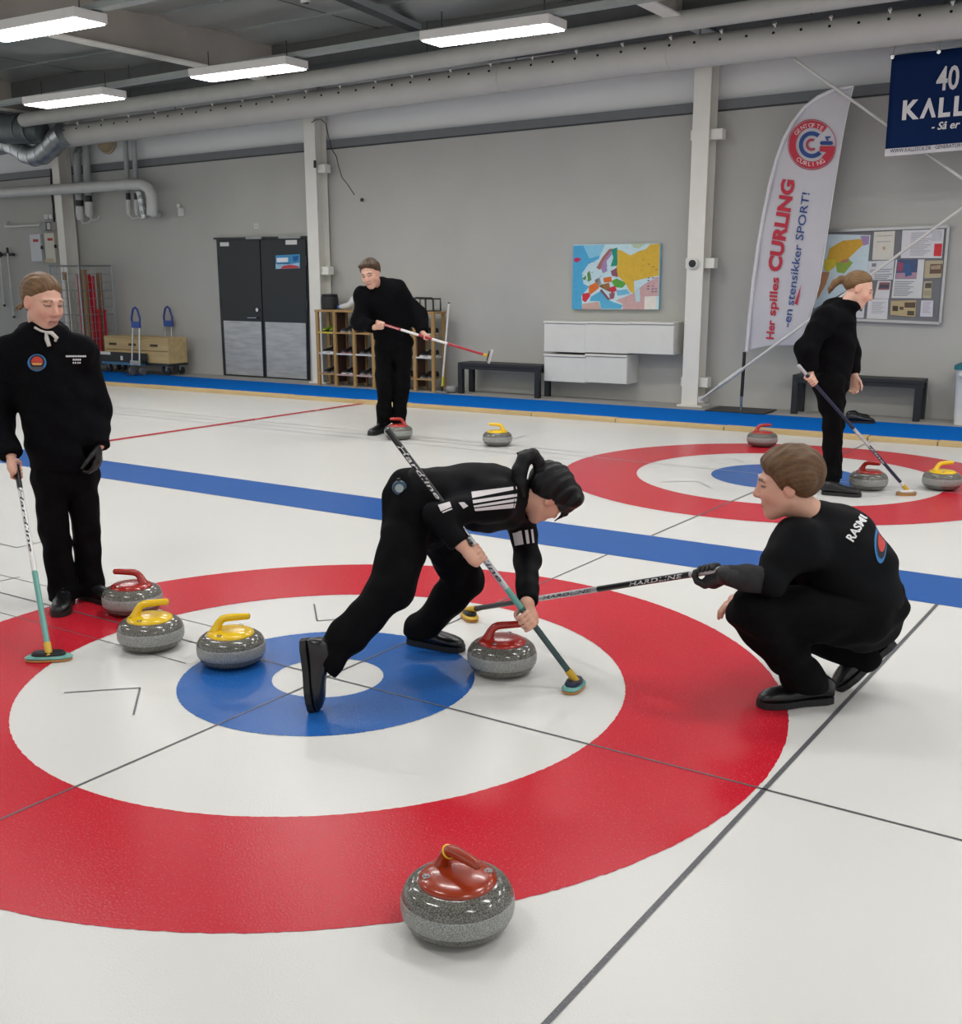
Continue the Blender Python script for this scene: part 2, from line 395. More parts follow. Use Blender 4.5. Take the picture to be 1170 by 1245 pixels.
# perforated air duct
t = wroot('air_duct', 'long light grey air duct with nozzle holes and white nozzles', 'duct')
dpts = [(-13.75, -.7, 3.835), (-8, -.7, 3.945), (-3.1, -.7, 4.07), (.18, -.7, 4.085), (9, -.7, 4.12)]
def dz(s_): return float(np.interp(s_, [p[0] for p in dpts], [p[2] for p in dpts]))
RD = .175
MB().tube([(x, -.7, dz(x)) for x in np.linspace(-13.75, 9, 40)], RD, 28).build('duct_shell', M_DUCT, t, 40)
hole = MB().cyl((0, 0, 0), (0, 0, .004), .016, 10).mesh('nozzle_hole'); hole.materials.append(mat('hole_black', '101010', .9))
noz = MB().cyl((0, 0, 0), (0, 0, .03), .012, 8).cyl((0, 0, .03), (0, 0, .045), .022, 8).mesh('nozzle', 40); noz.materials.append(M_WHITE)
def on_duct(me, name, s_, a_):
    n = Vector((0, -math.cos(a_), math.sin(a_))); o = link(name, me, None, t)
    o.location = (s_, -.7+n.y*RD, dz(s_)+n.z*RD); o.rotation_euler = n.to_track_quat('Z', 'Y').to_euler()
for k in range(52): on_duct(hole, 'nozzle_hole', -13.4+k*.30, math.radians(22))
for k in range(26): on_duct(noz, 'nozzle', -13.1+k*.6, math.radians(50))
for x in (-5.2, -2.95, .35): MB().tube([(x-.012, -.7, dz(x)), (x+.012, -.7, dz(x))], RD+.006, 28).build('seam_band', M_DUCT, t, 40)
for x in (-11, -8.2, -5.0, -2.6, 0): MB().cyl((x, -.7, dz(x)+RD), (x, -.7, 4.7), .005, 6).build('hanger', M_DARKST, t)
# long pipe in front
t = wroot('long_pipe', 'long light grey pipe running in front of the air duct', 'pipe')
pp = [(-13.95, 4.06), (-13.7, 4.07), (-7.6, 4.165), (-2.9, 4.30), (9, 4.5)]
MB().tube([(x, -1.2, z_) for x, z_ in pp], .105, 24).build('pipe_shell', mat('pipe_insulation', 'b9b9b2', .6, var=.04), t, 40)
e_ = MB(); e_.lathe([(.105*math.cos(a), .105*math.sin(a)*.5) for a in np.linspace(0, math.pi/2-.01, 6)], 24, (-13.95, -1.2, 4.06), mat3=np.array([[0, 0, -1.], [0, 1, 0], [1, 0, 0]]))
e_.build('end_cap', MATS['pipe_insulation'], t, 40)
for x in (-11.4, -6., -1.2): MB().cyl((x, -1.2, 4.2), (x, -1.2, 4.7), .006, 6).build('hanger', M_DARKST, t)
# galvanised end pieces on the left
t = wroot('supply_duct', 'big dark galvanised duct at the left picture edge', 'duct')
q = [wpt(u, v, 1.0) for u, v in ((-140, 150), (-40, 154), (20, 157), (40, 158), (52, 160))]
MB().tube(q, [.235, .235, .235, .225, .15], 28).build('duct_shell', M_GALVD, t, 40)
for u in (5, 28, 41):
    a_ = wpt(u-1.2, 156, 1.0); b_ = wpt(u+1.2, 156.3, 1.0); MB().tube([a_, b_], .243, 28).build('seam_band', M_GALVD, t, 40)
t = wroot('duct_elbow', 'shiny segmented galvanised elbow at the end of the air duct', 'duct')
px = [(78, 163), (70, 169), (62, 178), (52, 187), (42, 190), (31, 187), (21, 180), (10, 176), (-12, 180)]
rr = [.178, .178, .172, .165, .16, .155, .145, .14, .14]
q = [wpt(u, v, .85) for u, v in px]
for i in range(len(q)-1):
    a_, b_ = np.array(q[i]), np.array(q[i+1])
    MB().tube([a_, b_+(b_-a_)*.10], [rr[i], rr[i+1]], 24).build('elbow_segment', M_GALV, t, 40)
    MB().tube([a_-(b_-a_)*.03, a_+(b_-a_)*.06], rr[i]+.008, 24).build('elbow_seam', M_GALV, t, 40)
# wall pipes
M_PIPE = mat('grey_pipe', 'a2a4a4', .5, var=.05); M_PIPEW = mat('pale_pipe', 'c6c6c2', .45, var=.04)
t = wroot('wall_pipe', 'thick pale pipe crossing the left column and bending down', 'pipe', 'wall pipes on the left')
P = [wpt(-60, 237, .38), wpt(0, 234.5, .38), wpt(90, 229, .38), wpt(160, 224, .38), wpt(173, 224.5, .38), wpt(181, 229, .38), wpt(184.5, 238, .38), wpt(185, 250, .38), wpt(185, 262, .38)]
MB().tube(P, .088, 20).build('pipe_shell', M_PIPEW, t, 40)
MB().cyl(wpt(186, 259, .36), wpt(192, 261, .05), .06, 16).build('wall_flange', M_PIPEW, t, 40)
MB().cyl(wpt(155, 220, .3), wpt(157, 220, .0), .02, 8).build('pipe_bracket', M_PIPE, t)
t = wroot('foil_pipe', 'crinkled silver foil pipe beside the bend of the pale pipe', 'pipe', 'wall pipes on the left')
P = [wpt(169+k*.9, 229+k*4.6, .22) for k in range(9)]
MB().tube(P, [.055+.008*(k % 2) for k in range(9)], 14).build('pipe_shell', mat('crinkled_foil', 'b8bcbc', .25, .85, var=.3, scale=30, bump=.8, bscale=60), t)
for i, (u0, v0, u1, v1, r_, w_) in enumerate(((93, 186, 98, 268, .075, 'leftmost thick'), (104, 176, 109, 264, .07, 'second thick'), (152.5, 171, 157, 262, .045, 'left thin'), (163, 171, 167, 262, .045, 'right thin'))):
    t = wroot('drop_pipe', f'{w_} grey pipe dropping down the wall left of the door', 'pipe', 'wall pipes on the left')
    f = lambda k: wpt(u0+(u1-u0)*k, v0+(v1-v0)*k, .14)
    MB().tube([f(0), f(.7)], r_*.9, 16).build('pipe_shell', M_PIPE, t, 40)
    MB().tube([f(.68), f(.80)], r_*.85, 16).build('black_collar', M_BLACK, t, 40)
    MB().tube([f(.79), f(.95), f(1)], [r_, r_, r_*.6], 16).build('pipe_sleeve', M_PIPEW, t, 40)
    a_ = np.array(f(1)); MB().tube([a_+(0, .0, .02), a_+(.03, .03, -.05), a_+(.09, .1, -.03), a_+(.12, .14, .03)], .012, 8).build('outlet_hook', M_WHITE, t, 40)
    if i == 0: MB().tube([f(0)+np.array((0, 0, -.02)), np.array(f(0))+(.0, .05, .06), np.array(f(0))+(.0, .14, .08)], r_*.8, 16).build('pipe_bend', M_PIPE, t, 40)
t = wroot('wall_lamp', 'round beige wall fitting half hidden by the air duct', 'fitting')
s_, z_ = WL(128, 172, .05)
MB().lathe([(.001, .16), (.1, .13), (.17, .06), (.18, 0)], 24, (s_, -.02, z_), mat3=np.array([[1, 0, 0], [0, 0, -1.], [0, 1, 0]])).build('dome', mat('beige_fitting', 'a8987a', .6), t, 40)
MB().lathe([(.20, .0), (.20, .03), (.185, .03)], 24, (s_, -.0, z_), mat3=np.array([[1, 0, 0], [0, 0, -1.], [0, 1, 0]])).build('rim', mat('beige_fitting2', 'b5a78c', .6), t, 40)
# light rails
for n_, (pa, pb, d_, w_) in enumerate((((0, 128), (740, 8), 3.28, 'nearer the wall'), ((0, 38), (185, -2), 5.95, 'over the far sheet'))):
    t = wroot('lamp_rail', f'long grey perforated lamp rail {w_}', 'rail', 'lamp rails')
    A_, B_ = np.array(wpt(*pa, d_)), np.array(wpt(*pb, d_)); sl = (B_[2]-A_[2])/(B_[0]-A_[0])
    e0, e1 = (-22., -d_, A_[2]+sl*(-22-A_[0])), (6., -d_, A_[2]+sl*(6-A_[0]))
    MB().bar(e0, e1, .12, .012).build('rail_web', M_RAIL, t)
    for k in (-1, 1): MB().bar((e0[0], e0[1]+.06*k, e0[2]+.02), (e1[0], e1[1]+.06*k, e1[2]+.02), .01, .05).build('rail_lip', M_RAIL, t)
a_, b_ = GR(360, -25, 4.55), GR(505, 37, 4.55)
t = empty('cable_tray', (0, 0, 0), 0, 'dark cable tray running across the roof to the long pipe', 'tray')
MB().bar(a_, b_, .16, .015).build('tray_floor', M_DARKST, t)
dv = (b_-a_)/np.linalg.norm(b_-a_); sv = np.cross(dv, (0, 0, 1))
for k in (-1, 1): MB().bar(a_+sv*.08*k+EZ*.03, b_+sv*.08*k+EZ*.03, .012, .07).build('tray_side', M_RAIL, t)
t = empty('ceiling_camera', GR(372, 3, 4.5), 0, 'small white cylindrical camera hanging from the roof', 'camera')
MB().cyl((0, 0, 0), (.0, -.02, .09), .055, 16).build('body', M_WHITE, t, 40)
MB().cyl((0, -.001, -.006), (0, 0, .002), .035, 16).build('lens', M_BLACK, t, 40)
MB().cyl((0, -.02, .09), (0, -.02, .22), .01, 8).build('stem', M_WHITE, t)
# cross bracing rods
M_ROD = mat('white_rod', 'd2d0ca', .4, var=.03)
def brace(u0, v0, u1, v1, label, ext, d=.42):
    a_, b_ = np.array(wpt(u0, v0, d)), np.array(wpt(u1, v1, d)); b_ = b_+(b_-a_)*ext
    t = wroot('brace_rod', label, 'rod', 'white wall bracing rods'); MB().cyl(a_, b_, .016, 10).build('rod', M_ROD, t, 40)
    return t, a_, b_
t, a_, b_ = brace(930, 46, 1170, 217, 'white bracing rod sloping down behind the navy banner', .4, .50)
MB().cyl(a_-(0, 0, .0), a_+(b_-a_)*.01, .03, 10).build('rod_end', M_ROD, t, 40)
t, a_, b_ = brace(852, 486, 1170, 253, 'white bracing rod rising from the column foot across the board', .4, .545)
MB().box(a_[0]-.05, a_[0]+.02, -.50, -.335, a_[2]-.04, a_[2]+.03).build('gusset', M_ROD, t)
MB().bar(a_, a_+(b_-a_)*.085, .012, .075, up=(0, 1, 0)).build('fork_plate', M_ROD, t)
MB().cyl(a_+(b_-a_)*.06, a_+(b_-a_)*.13, .026, 10).build('turnbuckle', M_ROD, t, 40)
t = wroot('hanging_cable', 'thin black cable dangling beside the column by the door', 'cable')
MB().tube([wpt(*p, .32) for p in ((379, 149), (383, 146), (390, 144.5), (396, 150), (400, 168), (403, 181), (409, 190), (412, 203), (416, 216), (424, 226), (431, 237))], .006, 6).build('cable', M_BLACK, t)
MB().cyl(wpt(383, 195, .33), wpt(383, 204, .33), .02, 8).build('plug', M_BLACK, t)
MB().cyl(wpt(440, 241, .03), wpt(440, 245, .03), .02, 8).build('cable_end', M_BLACK, t)
# ================================================================ THINGS ON AND ALONG THE WALL
def mapper(q, d):
    """four pixel corners TL TR BR BL on plane d -> fn(x 0..1, y 0..1 downwards) in wall-root coordinates"""
    c = [np.array(wpt(u, v, d)) for u, v in q]
    def f(x, y, off=0.):
        p = (c[0]*(1-x)+c[1]*x)*(1-y)+(c[3]*(1-x)+c[2]*x)*y
        return np.array([p[0], p[1]-off, p[2]])
    return f
def slab(name, q, d, th, m, parent, bevel=0.):
    """plate whose front face has the four pixel corners at distance d"""
    c = [np.array(wpt(u, v, d)) for u, v in q]
    vs = c+[p+np.array((0, th, 0)) for p in c]
    return MB().add(vs, [(0, 1, 2, 3), (7, 6, 5, 4), (0, 4, 5, 1), (1, 5, 6, 2), (2, 6, 7, 3), (3, 7, 4, 0)]).build(name, m, parent, None, bevel)
def poly_on(f, pts, off=.002):
    return [f(x, y, off) for x, y in pts]
def prints(name, f, polys, parent, off=.002):
    """flat print: list of (polygon in 0..1 coords, colour); one mesh, several inks"""
    mb = MB(); ms = []; keys = {}
    for i, (pts, col) in enumerate(polys):
        if col not in keys: keys[col] = len(ms); ms.append(mat('ink_'+col, col, .7, var=.05, scale=20))
        mb.add(poly_on(f, pts, off+.0003*(i % 9)), [tuple(range(len(pts)))], keys[col])
    me = bpy.data.meshes.new(name); me.from_pydata(mb.v, [], mb.f); me.polygons.foreach_set('material_index', mb.mi)
    bm = bmesh.new(); bm.from_mesh(me); bmesh.ops.triangulate(bm, faces=bm.faces); bm.to_mesh(me); bm.free()
    return link(name, me, ms, parent)
def R4(x0, y0, x1, y1): return [(x0, y0), (x1, y0), (x1, y1), (x0, y1)]
def text_on(f, txt, x0, y0, x1, h, col, parent, name='lettering', off=.004, vertical=False, **k):
    """text with baseline from (x0,y0) to (x1,y0) in mapper coords, cap height about h"""
    sz = h/.70
    m = mat('ink_'+col, col, .7, var=.05, scale=20)
    return text_to(txt, lambda x, y: f(x0+x, y0-y*sz, off), name, m, parent, size=1., fit=(x1-x0), **k)
# ---- double door
M_DOOR = mat('door_dark', '23282b', .5, var=.06); M_FRAME = mat('door_frame', '2c3032', .5, var=.08)
M_KICK = mat('brushed_plate', 'b4b6b7', .4, .5, var=.16, scale=3, bump=.08, aniso=(1, 1, 6)); M_CHROME = mat('chrome', 'b8babb', .2, 1., var=.05)
t = wroot('door_1', 'dark grey double door with steel kick plates', None); t['kind'] = 'structure'
TL, TR, BR, BL = (263, 291), (373.5, 289), (377, 464.5), (272, 457.5)
F = mapper((TL, TR, BR, BL), .03)
slab('door_frame', (TL, TR, BR, BL), .02, .05, M_FRAME, t)
MB().bar(F(-.02, -.005), F(1.01, -.005), .05, .03).build('head_rail', M_FRAME, t)
def fslab(name, x0, y0, x1, y1, d, th, m, parent, bevel=0.):
    c = [F(x0, y0), F(x1, y0), F(x1, y1), F(x0, y1)]
    c = [p+np.array((0, -d, 0)) for p in c]; vs = c+[p+np.array((0, th, 0)) for p in c]
    return MB().add(vs, [(0, 1, 2, 3), (7, 6, 5, 4), (0, 4, 5, 1), (1, 5, 6, 2), (2, 6, 7, 3), (3, 7, 4, 0)]).build(name, m, parent, None, bevel)
for i, (x0, x1) in enumerate(((.022, .492), (.506, .985))):
    lf = fslab('door_leaf', x0, .012, x1, .985, .012, .03, M_DOOR, t)
    fslab('kick_plate', x0+.02, .585, x1-.012, .98, .016, .006, M_KICK, lf)
    fslab('door_sign', *((.05, .022, .15, .05) if i == 0 else (.78, .014, .90, .045)), .018, .004, M_WHITE, lf)
    for y in (.12, .42, .78): fslab('hinge', x0-.012 if i == 0 else x1, y, x0 if i == 0 else x1+.012, y+.07, .02, .01, M_DARKST, lf)
    fslab('closer_arm', .36 if i == 0 else .72, -.012, .53 if i == 0 else .95, .004, .05, .03, M_RAIL, lf)
    if i == 0:
        MB().cyl(F(.455, .50, .03), F(.455, .50, .05), .03, 14).build('lock', M_CHROME, lf, 40)
        MB().tube([F(.455, .555, .02), F(.455, .555, .08), F(.44, .557, .085), F(.36, .558, .085)], .012, 8).build('door_handle', M_CHROME, lf, 40)
Fp = mapper(((335, 310.5), (364.8, 309), (365, 326), (335.5, 327)), .048)
t = wroot('poster', 'small blue and red poster taped on the right door leaf', 'poster')
slab('sheet', ((335, 310.5), (364.8, 309), (365, 326), (335.5, 327)), .047, .002, mat('ink_3f8fc0', '3f8fc0', .6), t)
prints('print', Fp, [(R4(.05, .2, .52, .52), 'e8eef2'), ([(.0, .62), (.5, .7), (.98, .6), (.98, 1), (0, 1)], '9cc3dc'), ([(.3, .8), (.6, .72), (.95, .86), (.95, .99), (.2, .99)], 'c0454f'), ([(.7, .15), (.95, .1), (.9, .45), (.75, .5)], '1d5f9c'), (R4(.05, .6, .6, .66), '2d5e8a')], t)
# ---- europe map canvas
QM = ((697.5, 297.5), (803, 296), (801, 376.3), (695.5, 376))
t = wroot('wall_map', 'colourful map canvas of Europe above the white wall cabinets', 'map')
slab('canvas', QM, .06, .055, mat('ink_8ec7de', '8ec7de', .6), t)
Fm = mapper(QM, .06)
Z = lambda *p: [((x-105)/640, (y-108)/490) for x, y in p]
Z2 = lambda *p: [((x-103)/650, (y-345)/487) for x, y in p]
mp = [(R4(0, 0, 1, 1), 'c3dde3'), (Z2((103, 352), (345, 348), (300, 455), (225, 490), (175, 560), (190, 640), (235, 660), (175, 730), (185, 832), (103, 832)), '4aa8d4'), (Z2((180, 352), (345, 348), (310, 430), (230, 450)), '86c6df'),
 (Z2((250, 735), (330, 690), (400, 770), (490, 800), (480, 828), (330, 828), (315, 770), (240, 770)), '55acd4'), (Z2((440, 690), (520, 680), (545, 715), (450, 730)), '6fb6d6'),
 (Z2((185, 790), (310, 775), (330, 832), (185, 832)), 'c6a79f'), (Z2((440, 765), (560, 715), (650, 640), (750, 585), (750, 730), (650, 735), (650, 832), (490, 832), (490, 790)), 'c9a3a4'), (Z2((575, 690), (610, 660), (620, 770), (590, 780)), 'b5d3dc'),
 (Z2((440, 385), (470, 392), (540, 430), (600, 400), (650, 385), (680, 352), (750, 345), (750, 580), (650, 600), (570, 620), (575, 715), (545, 700), (510, 640), (450, 580), (430, 540), (445, 490)), 'd9b038'), (Z2((470, 395), (520, 450), (490, 480), (465, 440)), 'cfd6c2'), (Z2((540, 345), (650, 345), (600, 380), (560, 372)), 'b9c9a8'),
 (Z2((390, 385), (440, 370), (445, 505), (392, 510), (412, 445)), '1d8d78'), (Z2((285, 520), (330, 440), (375, 385), (400, 375), (395, 400), (345, 470), (315, 535)), 'a8665c'), (Z2((330, 480), (392, 395), (400, 420), (362, 470), (368, 545), (335, 560), (320, 520)), 'a084ad'),
 (Z2((108, 450), (135, 440), (168, 452), (140, 478), (115, 470)), 'c02a58'), (Z2((215, 560), (235, 540), (250, 610), (225, 625)), '5f8d4c'), (Z2((182, 595), (208, 575), (208, 605), (190, 612)), '5f8d4c'),
 (Z2((395, 545), (440, 520), (450, 590), (405, 580)), '8d5264'), (Z2((275, 610), (310, 590), (330, 650), (290, 670)), 'a9583f'), (Z2((340, 595), (400, 585), (405, 625), (345, 630)), 'd86a28'), (Z2((230, 655), (290, 625), (310, 670), (245, 720), (232, 700)), 'df6f25'), (Z2((182, 715), (235, 705), (245, 730), (210, 778), (184, 765)), 'cf2f40'),
 (Z2((400, 620), (440, 600), (515, 635), (485, 670), (430, 665)), '58a03c'), (Z2((310, 660), (335, 640), (400, 690), (390, 700)), '7a5a3c'), (Z2((315, 690), (330, 680), (395, 755), (380, 762)), '7a4a5c'), (Z2((330, 645), (385, 630), (395, 680), (350, 680)), '9c6a3c'), (Z2((382, 670), (430, 655), (445, 690), (405, 710)), 'c62c44'), (Z2((385, 712), (430, 705), (425, 750), (395, 755)), 'b84a62'),
 (Z2((650, 725), (735, 725), (735, 828), (650, 828)), 'e2ded6')]
rm = np.random.default_rng(3)
mp += [(R4(x, y, x+.02+.02*rm.random(), y+.008), 'a07c22') for x, y in zip(.55+.27*rm.random(34), .18+.36*rm.random(34))]
mp += [(R4(x, y, x+.018, y+.007), '5f7686') for x, y in zip(.03+.4*rm.random(20), .05+.85*rm.random(20))]
mp += [(R4(x, y, x+.022, y+.014), c) for x in (.87, .92, .955) for y, c in zip(np.linspace(.05, .72, 17), ['2c3a6a', '8a2f3a', '36413a', '6a3a2c', '2c3a6a', '8a2f3a', '444444', '2f5a4a', '8a2f3a', '2c3a6a', '5a3a4a', '444444', '2c2c3a', '8a2f3a', '444444', '2c3a6a', '2f5a4a'])]
prints('map_print', Fm, mp, t)
# ---- white wall cabinets: five units
M_CAB = mat('cabinet_white', 'dcdad2', .45, var=.02); M_CABI = mat('cabinet_seam', '6f6e6a', .6)
def cabinet(u0, v0, u1, v1, label):
    d = .36; (sA, zA), (sB, zB) = WL(u0, v0, d), WL(u1, v1, d)
    t = wempty('wall_cabinet', (sA+sB)/2, 0, zB, label, 'cabinet', 'white wall cabinets'); w = sB-sA; h = zA-zB
    BOX('body', -w/2+.001, w/2-.001, -.335, -.001, 0, h-.012, M_CAB, t, .004)
    BOX('top_lip', -w/2, w/2, -.375, -.02, h-.028, h, M_CAB, t, .005)
    dr = BOX('door', -w/2+.004, w/2-.004, -.358, -.337, .004, h-.034, M_CAB, t, .004)
    BOX('finger_grip', -w/2+.02, w/2-.02, -.352, -.338, h-.036, h-.029, M_CABI, dr)
xs = (661.5, 711.8, 763.5, 818.5)
for i in range(3): cabinet(xs[i], 390+.5*i, xs[i+1], 429.3+1.3*i, f'{("left","middle","right")[i]} white cabinet of the upper wall row, {("over the bench end","below the map","closest to the column")[i]}')
for i in range(2): cabinet(xs[i], 430, xs[i+1]-(1.5 if i else 0), 466+1.6*i, f'{("left","right")[i]} white cabinet of the lower wall row')
# ---- benches
M_BENCH = mat('bench_anthracite', '191b20', .5, var=.1)
def bench(sL, sR, df, db, h, label):
    t = wempty('bench', (sL+sR)/2, (df+db)/2, 0, label, 'bench', 'dark benches at the wall'); w = sR-sL; y = (df-db)/2
    BOX('seat', -w/2, w/2, -y, y, h-.045, h, M_BENCH, t, .004)
    for sx in (-1, 1):
        for sy in (-1, 1): BOX('leg', sx*(w/2-.035)-.035, sx*(w/2-.035)+.035, sy*(y-.035)-.035, sy*(y-.035)+.035, 0, h-.045, M_BENCH, t, .003)
        BOX('end_rail', sx*(w/2-.035)-.02, sx*(w/2-.035)+.02, -y+.07, y-.07, h-.10, h-.045, M_BENCH, t)
    for sy in (-1, 1): BOX('apron', -w/2+.07, w/2-.07, sy*(y-.02)-.012, sy*(y-.02)+.012, h-.09, h-.045, M_BENCH, t)
bench(-6.05, -4.76, .47, .12, .43, 'dark bench half under the white wall cabinets')
bench(-1.39, .06, .40, .06, .46, 'dark bench below the notice board')
# ---- feather flag
M_FLAG = mat('flag_cloth', 'bdbbc0', .75, var=.03, scale=4, bump=.05)
fd = .46; sb, _ = WL(901, 500, fd)
t = wempty('feather_flag', sb, fd, .0085, 'tall white feather flag with red and blue curling lettering', 'flag')
MB().box(-.36, .36, -.26, .26, .0, .012).build('base_plate', mat('base_black', '232324', .5), t, None, .002)
f0 = np.array([sb, -fd, 0])
def fl(u, v, off=0.): s_, z_ = WL(u, v, fd); return np.array([s_-sb, off, z_-.0085])
MB().cyl((0, 0, .012), fl(902, 480), .016, 10).build('spigot', M_CHROME, t, 40)
MB().tube([fl(902, 482), fl(905.5, 428)], .02, 10).build('pole', M_BLACK, t, 40)
Lp = [(907, 427), (910.5, 385), (915.5, 340), (921, 300), (927.5, 262), (935, 225), (943, 195), (952, 170), (963, 149), (977, 131), (994, 118), (1013, 109), (1037, 105)]
Rp = [(969, 420), (975, 410), (985, 384), (991, 365), (997, 345), (1004, 297), (1010, 258), (1016, 218), (1020, 192), (1025, 165), (1030, 140), (1034, 120), (1037.5, 105.5)]
def dens(P_, m=6):
    k = np.linspace(0, len(P_)-1, (len(P_)-1)*m+1); return list(zip(np.interp(k, range(len(P_)), [p[0] for p in P_]), np.interp(k, range(len(P_)), [p[1] for p in P_])))
Lp, Rp = dens(Lp), dens(Rp)
nx = 30; vs = []; ny = len(Lp)
rows = []
for i in range(ny):
    row = []
    for j in range(nx):
        k = j/(nx-1); u = Lp[i][0]*(1-k)+Rp[i][0]*k; v = Lp[i][1]*(1-k)+Rp[i][1]*k
        if i < 3: v = v+(427-7*min(1, k*2.2)-v)*(1-i/3)
        row.append((u, v))
    rows.append(row)
def flag_off(u, v): return .012*math.sin(u*.11+v*.02)+.008*math.sin(u*.05-v*.06)+.006
for row in rows:
    for (u, v) in row: vs.append(fl(u, v, flag_off(u, v)))
fs = [(i*nx+j, i*nx+j+1, (i+1)*nx+j+1, (i+1)*nx+j) for i in range(ny-1) for j in range(nx-1)]
o = MB().add(vs, fs).build('flag_cloth', M_FLAG, t, 60); sd = o.modifiers.new('thick', 'SOLIDIFY'); sd.thickness = .003; sd.offset = 1
MB().tube([fl(u+1.2, v) for u, v in Lp], [.022]*(ny-3)+[.018, .014, .01], 10).build('pole_sleeve', mat('flag_sleeve', 'd2d1d2', .7, var=.02), t, 60)
MB().tube([fl(u, v, flag_off(u, v)) for u, v in Rp], .005, 6).build('flag_hem', mat('flag_hem', 'e0dfdc', .7), t)
FLG = t
def flag_text(txt, p0, p1, h, col, **k):
    """lettering along the pixel line p0->p1, letters rising to the left side"""
    p0 = np.array(p0, float); p1 = np.array(p1, float); d_ = p1-p0; L_ = np.linalg.norm(d_); d_ /= L_; n_ = np.array([d_[1], -d_[0]])
    sz = h/.70
    def f(x, y):
        q = p0+d_*x+n_*y*sz; return tuple(fl(q[0], q[1], flag_off(q[0], q[1])-.013))
    return text_to(txt, f, 'lettering', mat('ink_'+col, col, .7, var=.05, scale=20), FLG, size=1., fit=L_, **k)
flag_text('Her', (941.5, 412.5), (943.4, 389.5), 9.5, 'b5283c', bold=.025)
flag_text('spilles', (943.8, 384), (947.5, 337.5), 9.5, 'b5283c', bold=.025)
flag_text('CURLING', (949, 331), (966.5, 219.5), 15.5, 'b5283c', bold=.045)
flag_text('-en', (961, 398), (964.2, 376.5), 9.0, '2e4a86', bold=.008)
flag_text('stensikker', (964.9, 371.5), (975.7, 298), 9.0, '2e4a86', bold=.008)
flag_text('SPORT!', (976.5, 292.5), (985, 235), 9.0, '2e4a86', bold=.008)
def flag_poly(pts, col, name='print'):
    mb = MB(); mb.add([fl(u, v, flag_off(u, v)-.013) for u, v in pts], [tuple(range(len(pts)))])
    me = bpy.data.meshes.new(name); me.from_pydata(mb.v, [], mb.f); bm = bmesh.new(); bm.from_mesh(me); bmesh.ops.triangulate(bm, faces=bm.faces); bm.to_mesh(me); bm.free()
    return link(name, me, mat('ink_'+col, col, .7, var=.05, scale=20), FLG)
flag_poly([(966, 369), (974.5, 345.5), (969.5, 371)], 'b5283c')
# round emblem
ec = np.array([987.5, 176.0])
def arc(r0, r1, a0, a1, col, name='emblem_ring', n=40, asp=1.05, off=.013):
    mb = MB(); vs = []
    for i in range(n+1):
        a = math.radians(a0+(a1-a0)*i/n)
        for r in (r0, r1):
            u, v = ec[0]+r*math.cos(a), ec[1]-r*asp*math.sin(a); vs.append(fl(u, v, flag_off(u, v)-off))
    return MB().add(vs, [(2*i, 2*i+1, 2*i+3, 2*i+2) for i in range(n)]).build(name, mat('ink_'+col, col, .7, var=.05, scale=20), FLG)
arc(28.6, 29.4, 0, 360, 'b5283c'); arc(19.5, 27.8, 48, 356, 'b5283c'); arc(10.6, 15.6, 52, 318, '24407e'); arc(4.2, 7.2, 60, 310, 'a03a4a')
flag_poly([(997, 177.5), (1014.5, 177.5), (1013, 184.5), (1004, 196), (999, 191), (1004.5, 185), (996.5, 184)], 'b5283c', 'emblem_bar')
flag_poly([(998, 171.5), (1011.5, 171.5), (1013, 174), (1011, 176), (998, 176), (997, 174)], '24407e', 'emblem_stone'); flag_poly([(1003, 166), (1010, 165.5), (1010, 167), (1006.5, 168), (1007.5, 171), (1005.5, 171)], '24407e', 'emblem_handle')
def arc_text(txt, r, a0, a1, sz, col, flip=False):
    n = len(txt)
    for i, ch in enumerate(txt):
        a = math.radians(a0+(a1-a0)*(i+.5)/n); rad = np.array([math.cos(a), -math.sin(a)]); tan = np.array([math.sin(a), math.cos(a)])
        if flip: rad, tan = -rad, -tan
        base = ec+np.array([math.cos(a), -math.sin(a)])*r
        def f(x, y):
            q = base+tan*(x-.3)*sz+rad*(y-.35)*sz; return tuple(fl(q[0], q[1], flag_off(q[0], q[1])-.016))
        text_to(ch, f, 'lettering', mat('ink_'+col, col, .7, var=.05, scale=20), FLG, size=1., bold=.01)
arc_text('GENTOFTE', 23.7, 150, 52, 7.2, 'd8c8c8'); arc_text('CURLING', 23.7, 222, 308, 7.2, 'd8c8c8', True)
# ---- navy banner
M_NAVY = mat('banner_navy', '06204a', .7, var=.08, scale=2, bump=.04, spec=.12)
QB = ((1085, 67.5), (1310, 41), (1300, 172), (1076.5, 190.5)); bd = .78
t = wroot('sponsor_banner', 'navy sponsor banner with white capitals hanging under the duct', 'banner')
Fb = mapper(QB, bd)
vs = []; nn = 24
for j in range(10):
    for i in range(nn): x, y = i/(nn-1), j/9; vs.append(Fb(x, y, .012*math.sin(x*17+y*2)+.006*math.sin(y*9+x*5)))
o = MB().add(vs, [(j*nn+i, j*nn+i+1, (j+1)*nn+i+1, (j+1)*nn+i) for j in range(9) for i in range(nn-1)]).build('banner_cloth', M_NAVY, t, 60)
sd = o.modifiers.new('thick', 'SOLIDIFY'); sd.thickness = .004
def fb2(x, y, off=0.): return Fb(x, y, off+.012*math.sin(x*17+y*2)+.006*math.sin(y*9+x*5))
def bslab(x0, y0, x1, y1, m, name):
    vs = []
    for i in range(13):
        for y in (y0, y1): vs.append(fb2(x0+(x1-x0)*i/12, y, .008))
    MB().add(vs, [(2*i, 2*i+1, 2*i+3, 2*i+2) for i in range(12)]).build(name, m, t)
bslab(0, .925, 1, 1.0, mat('banner_strip', 'c9c6c8', .6), 'white_strip')
kx = 1/224.
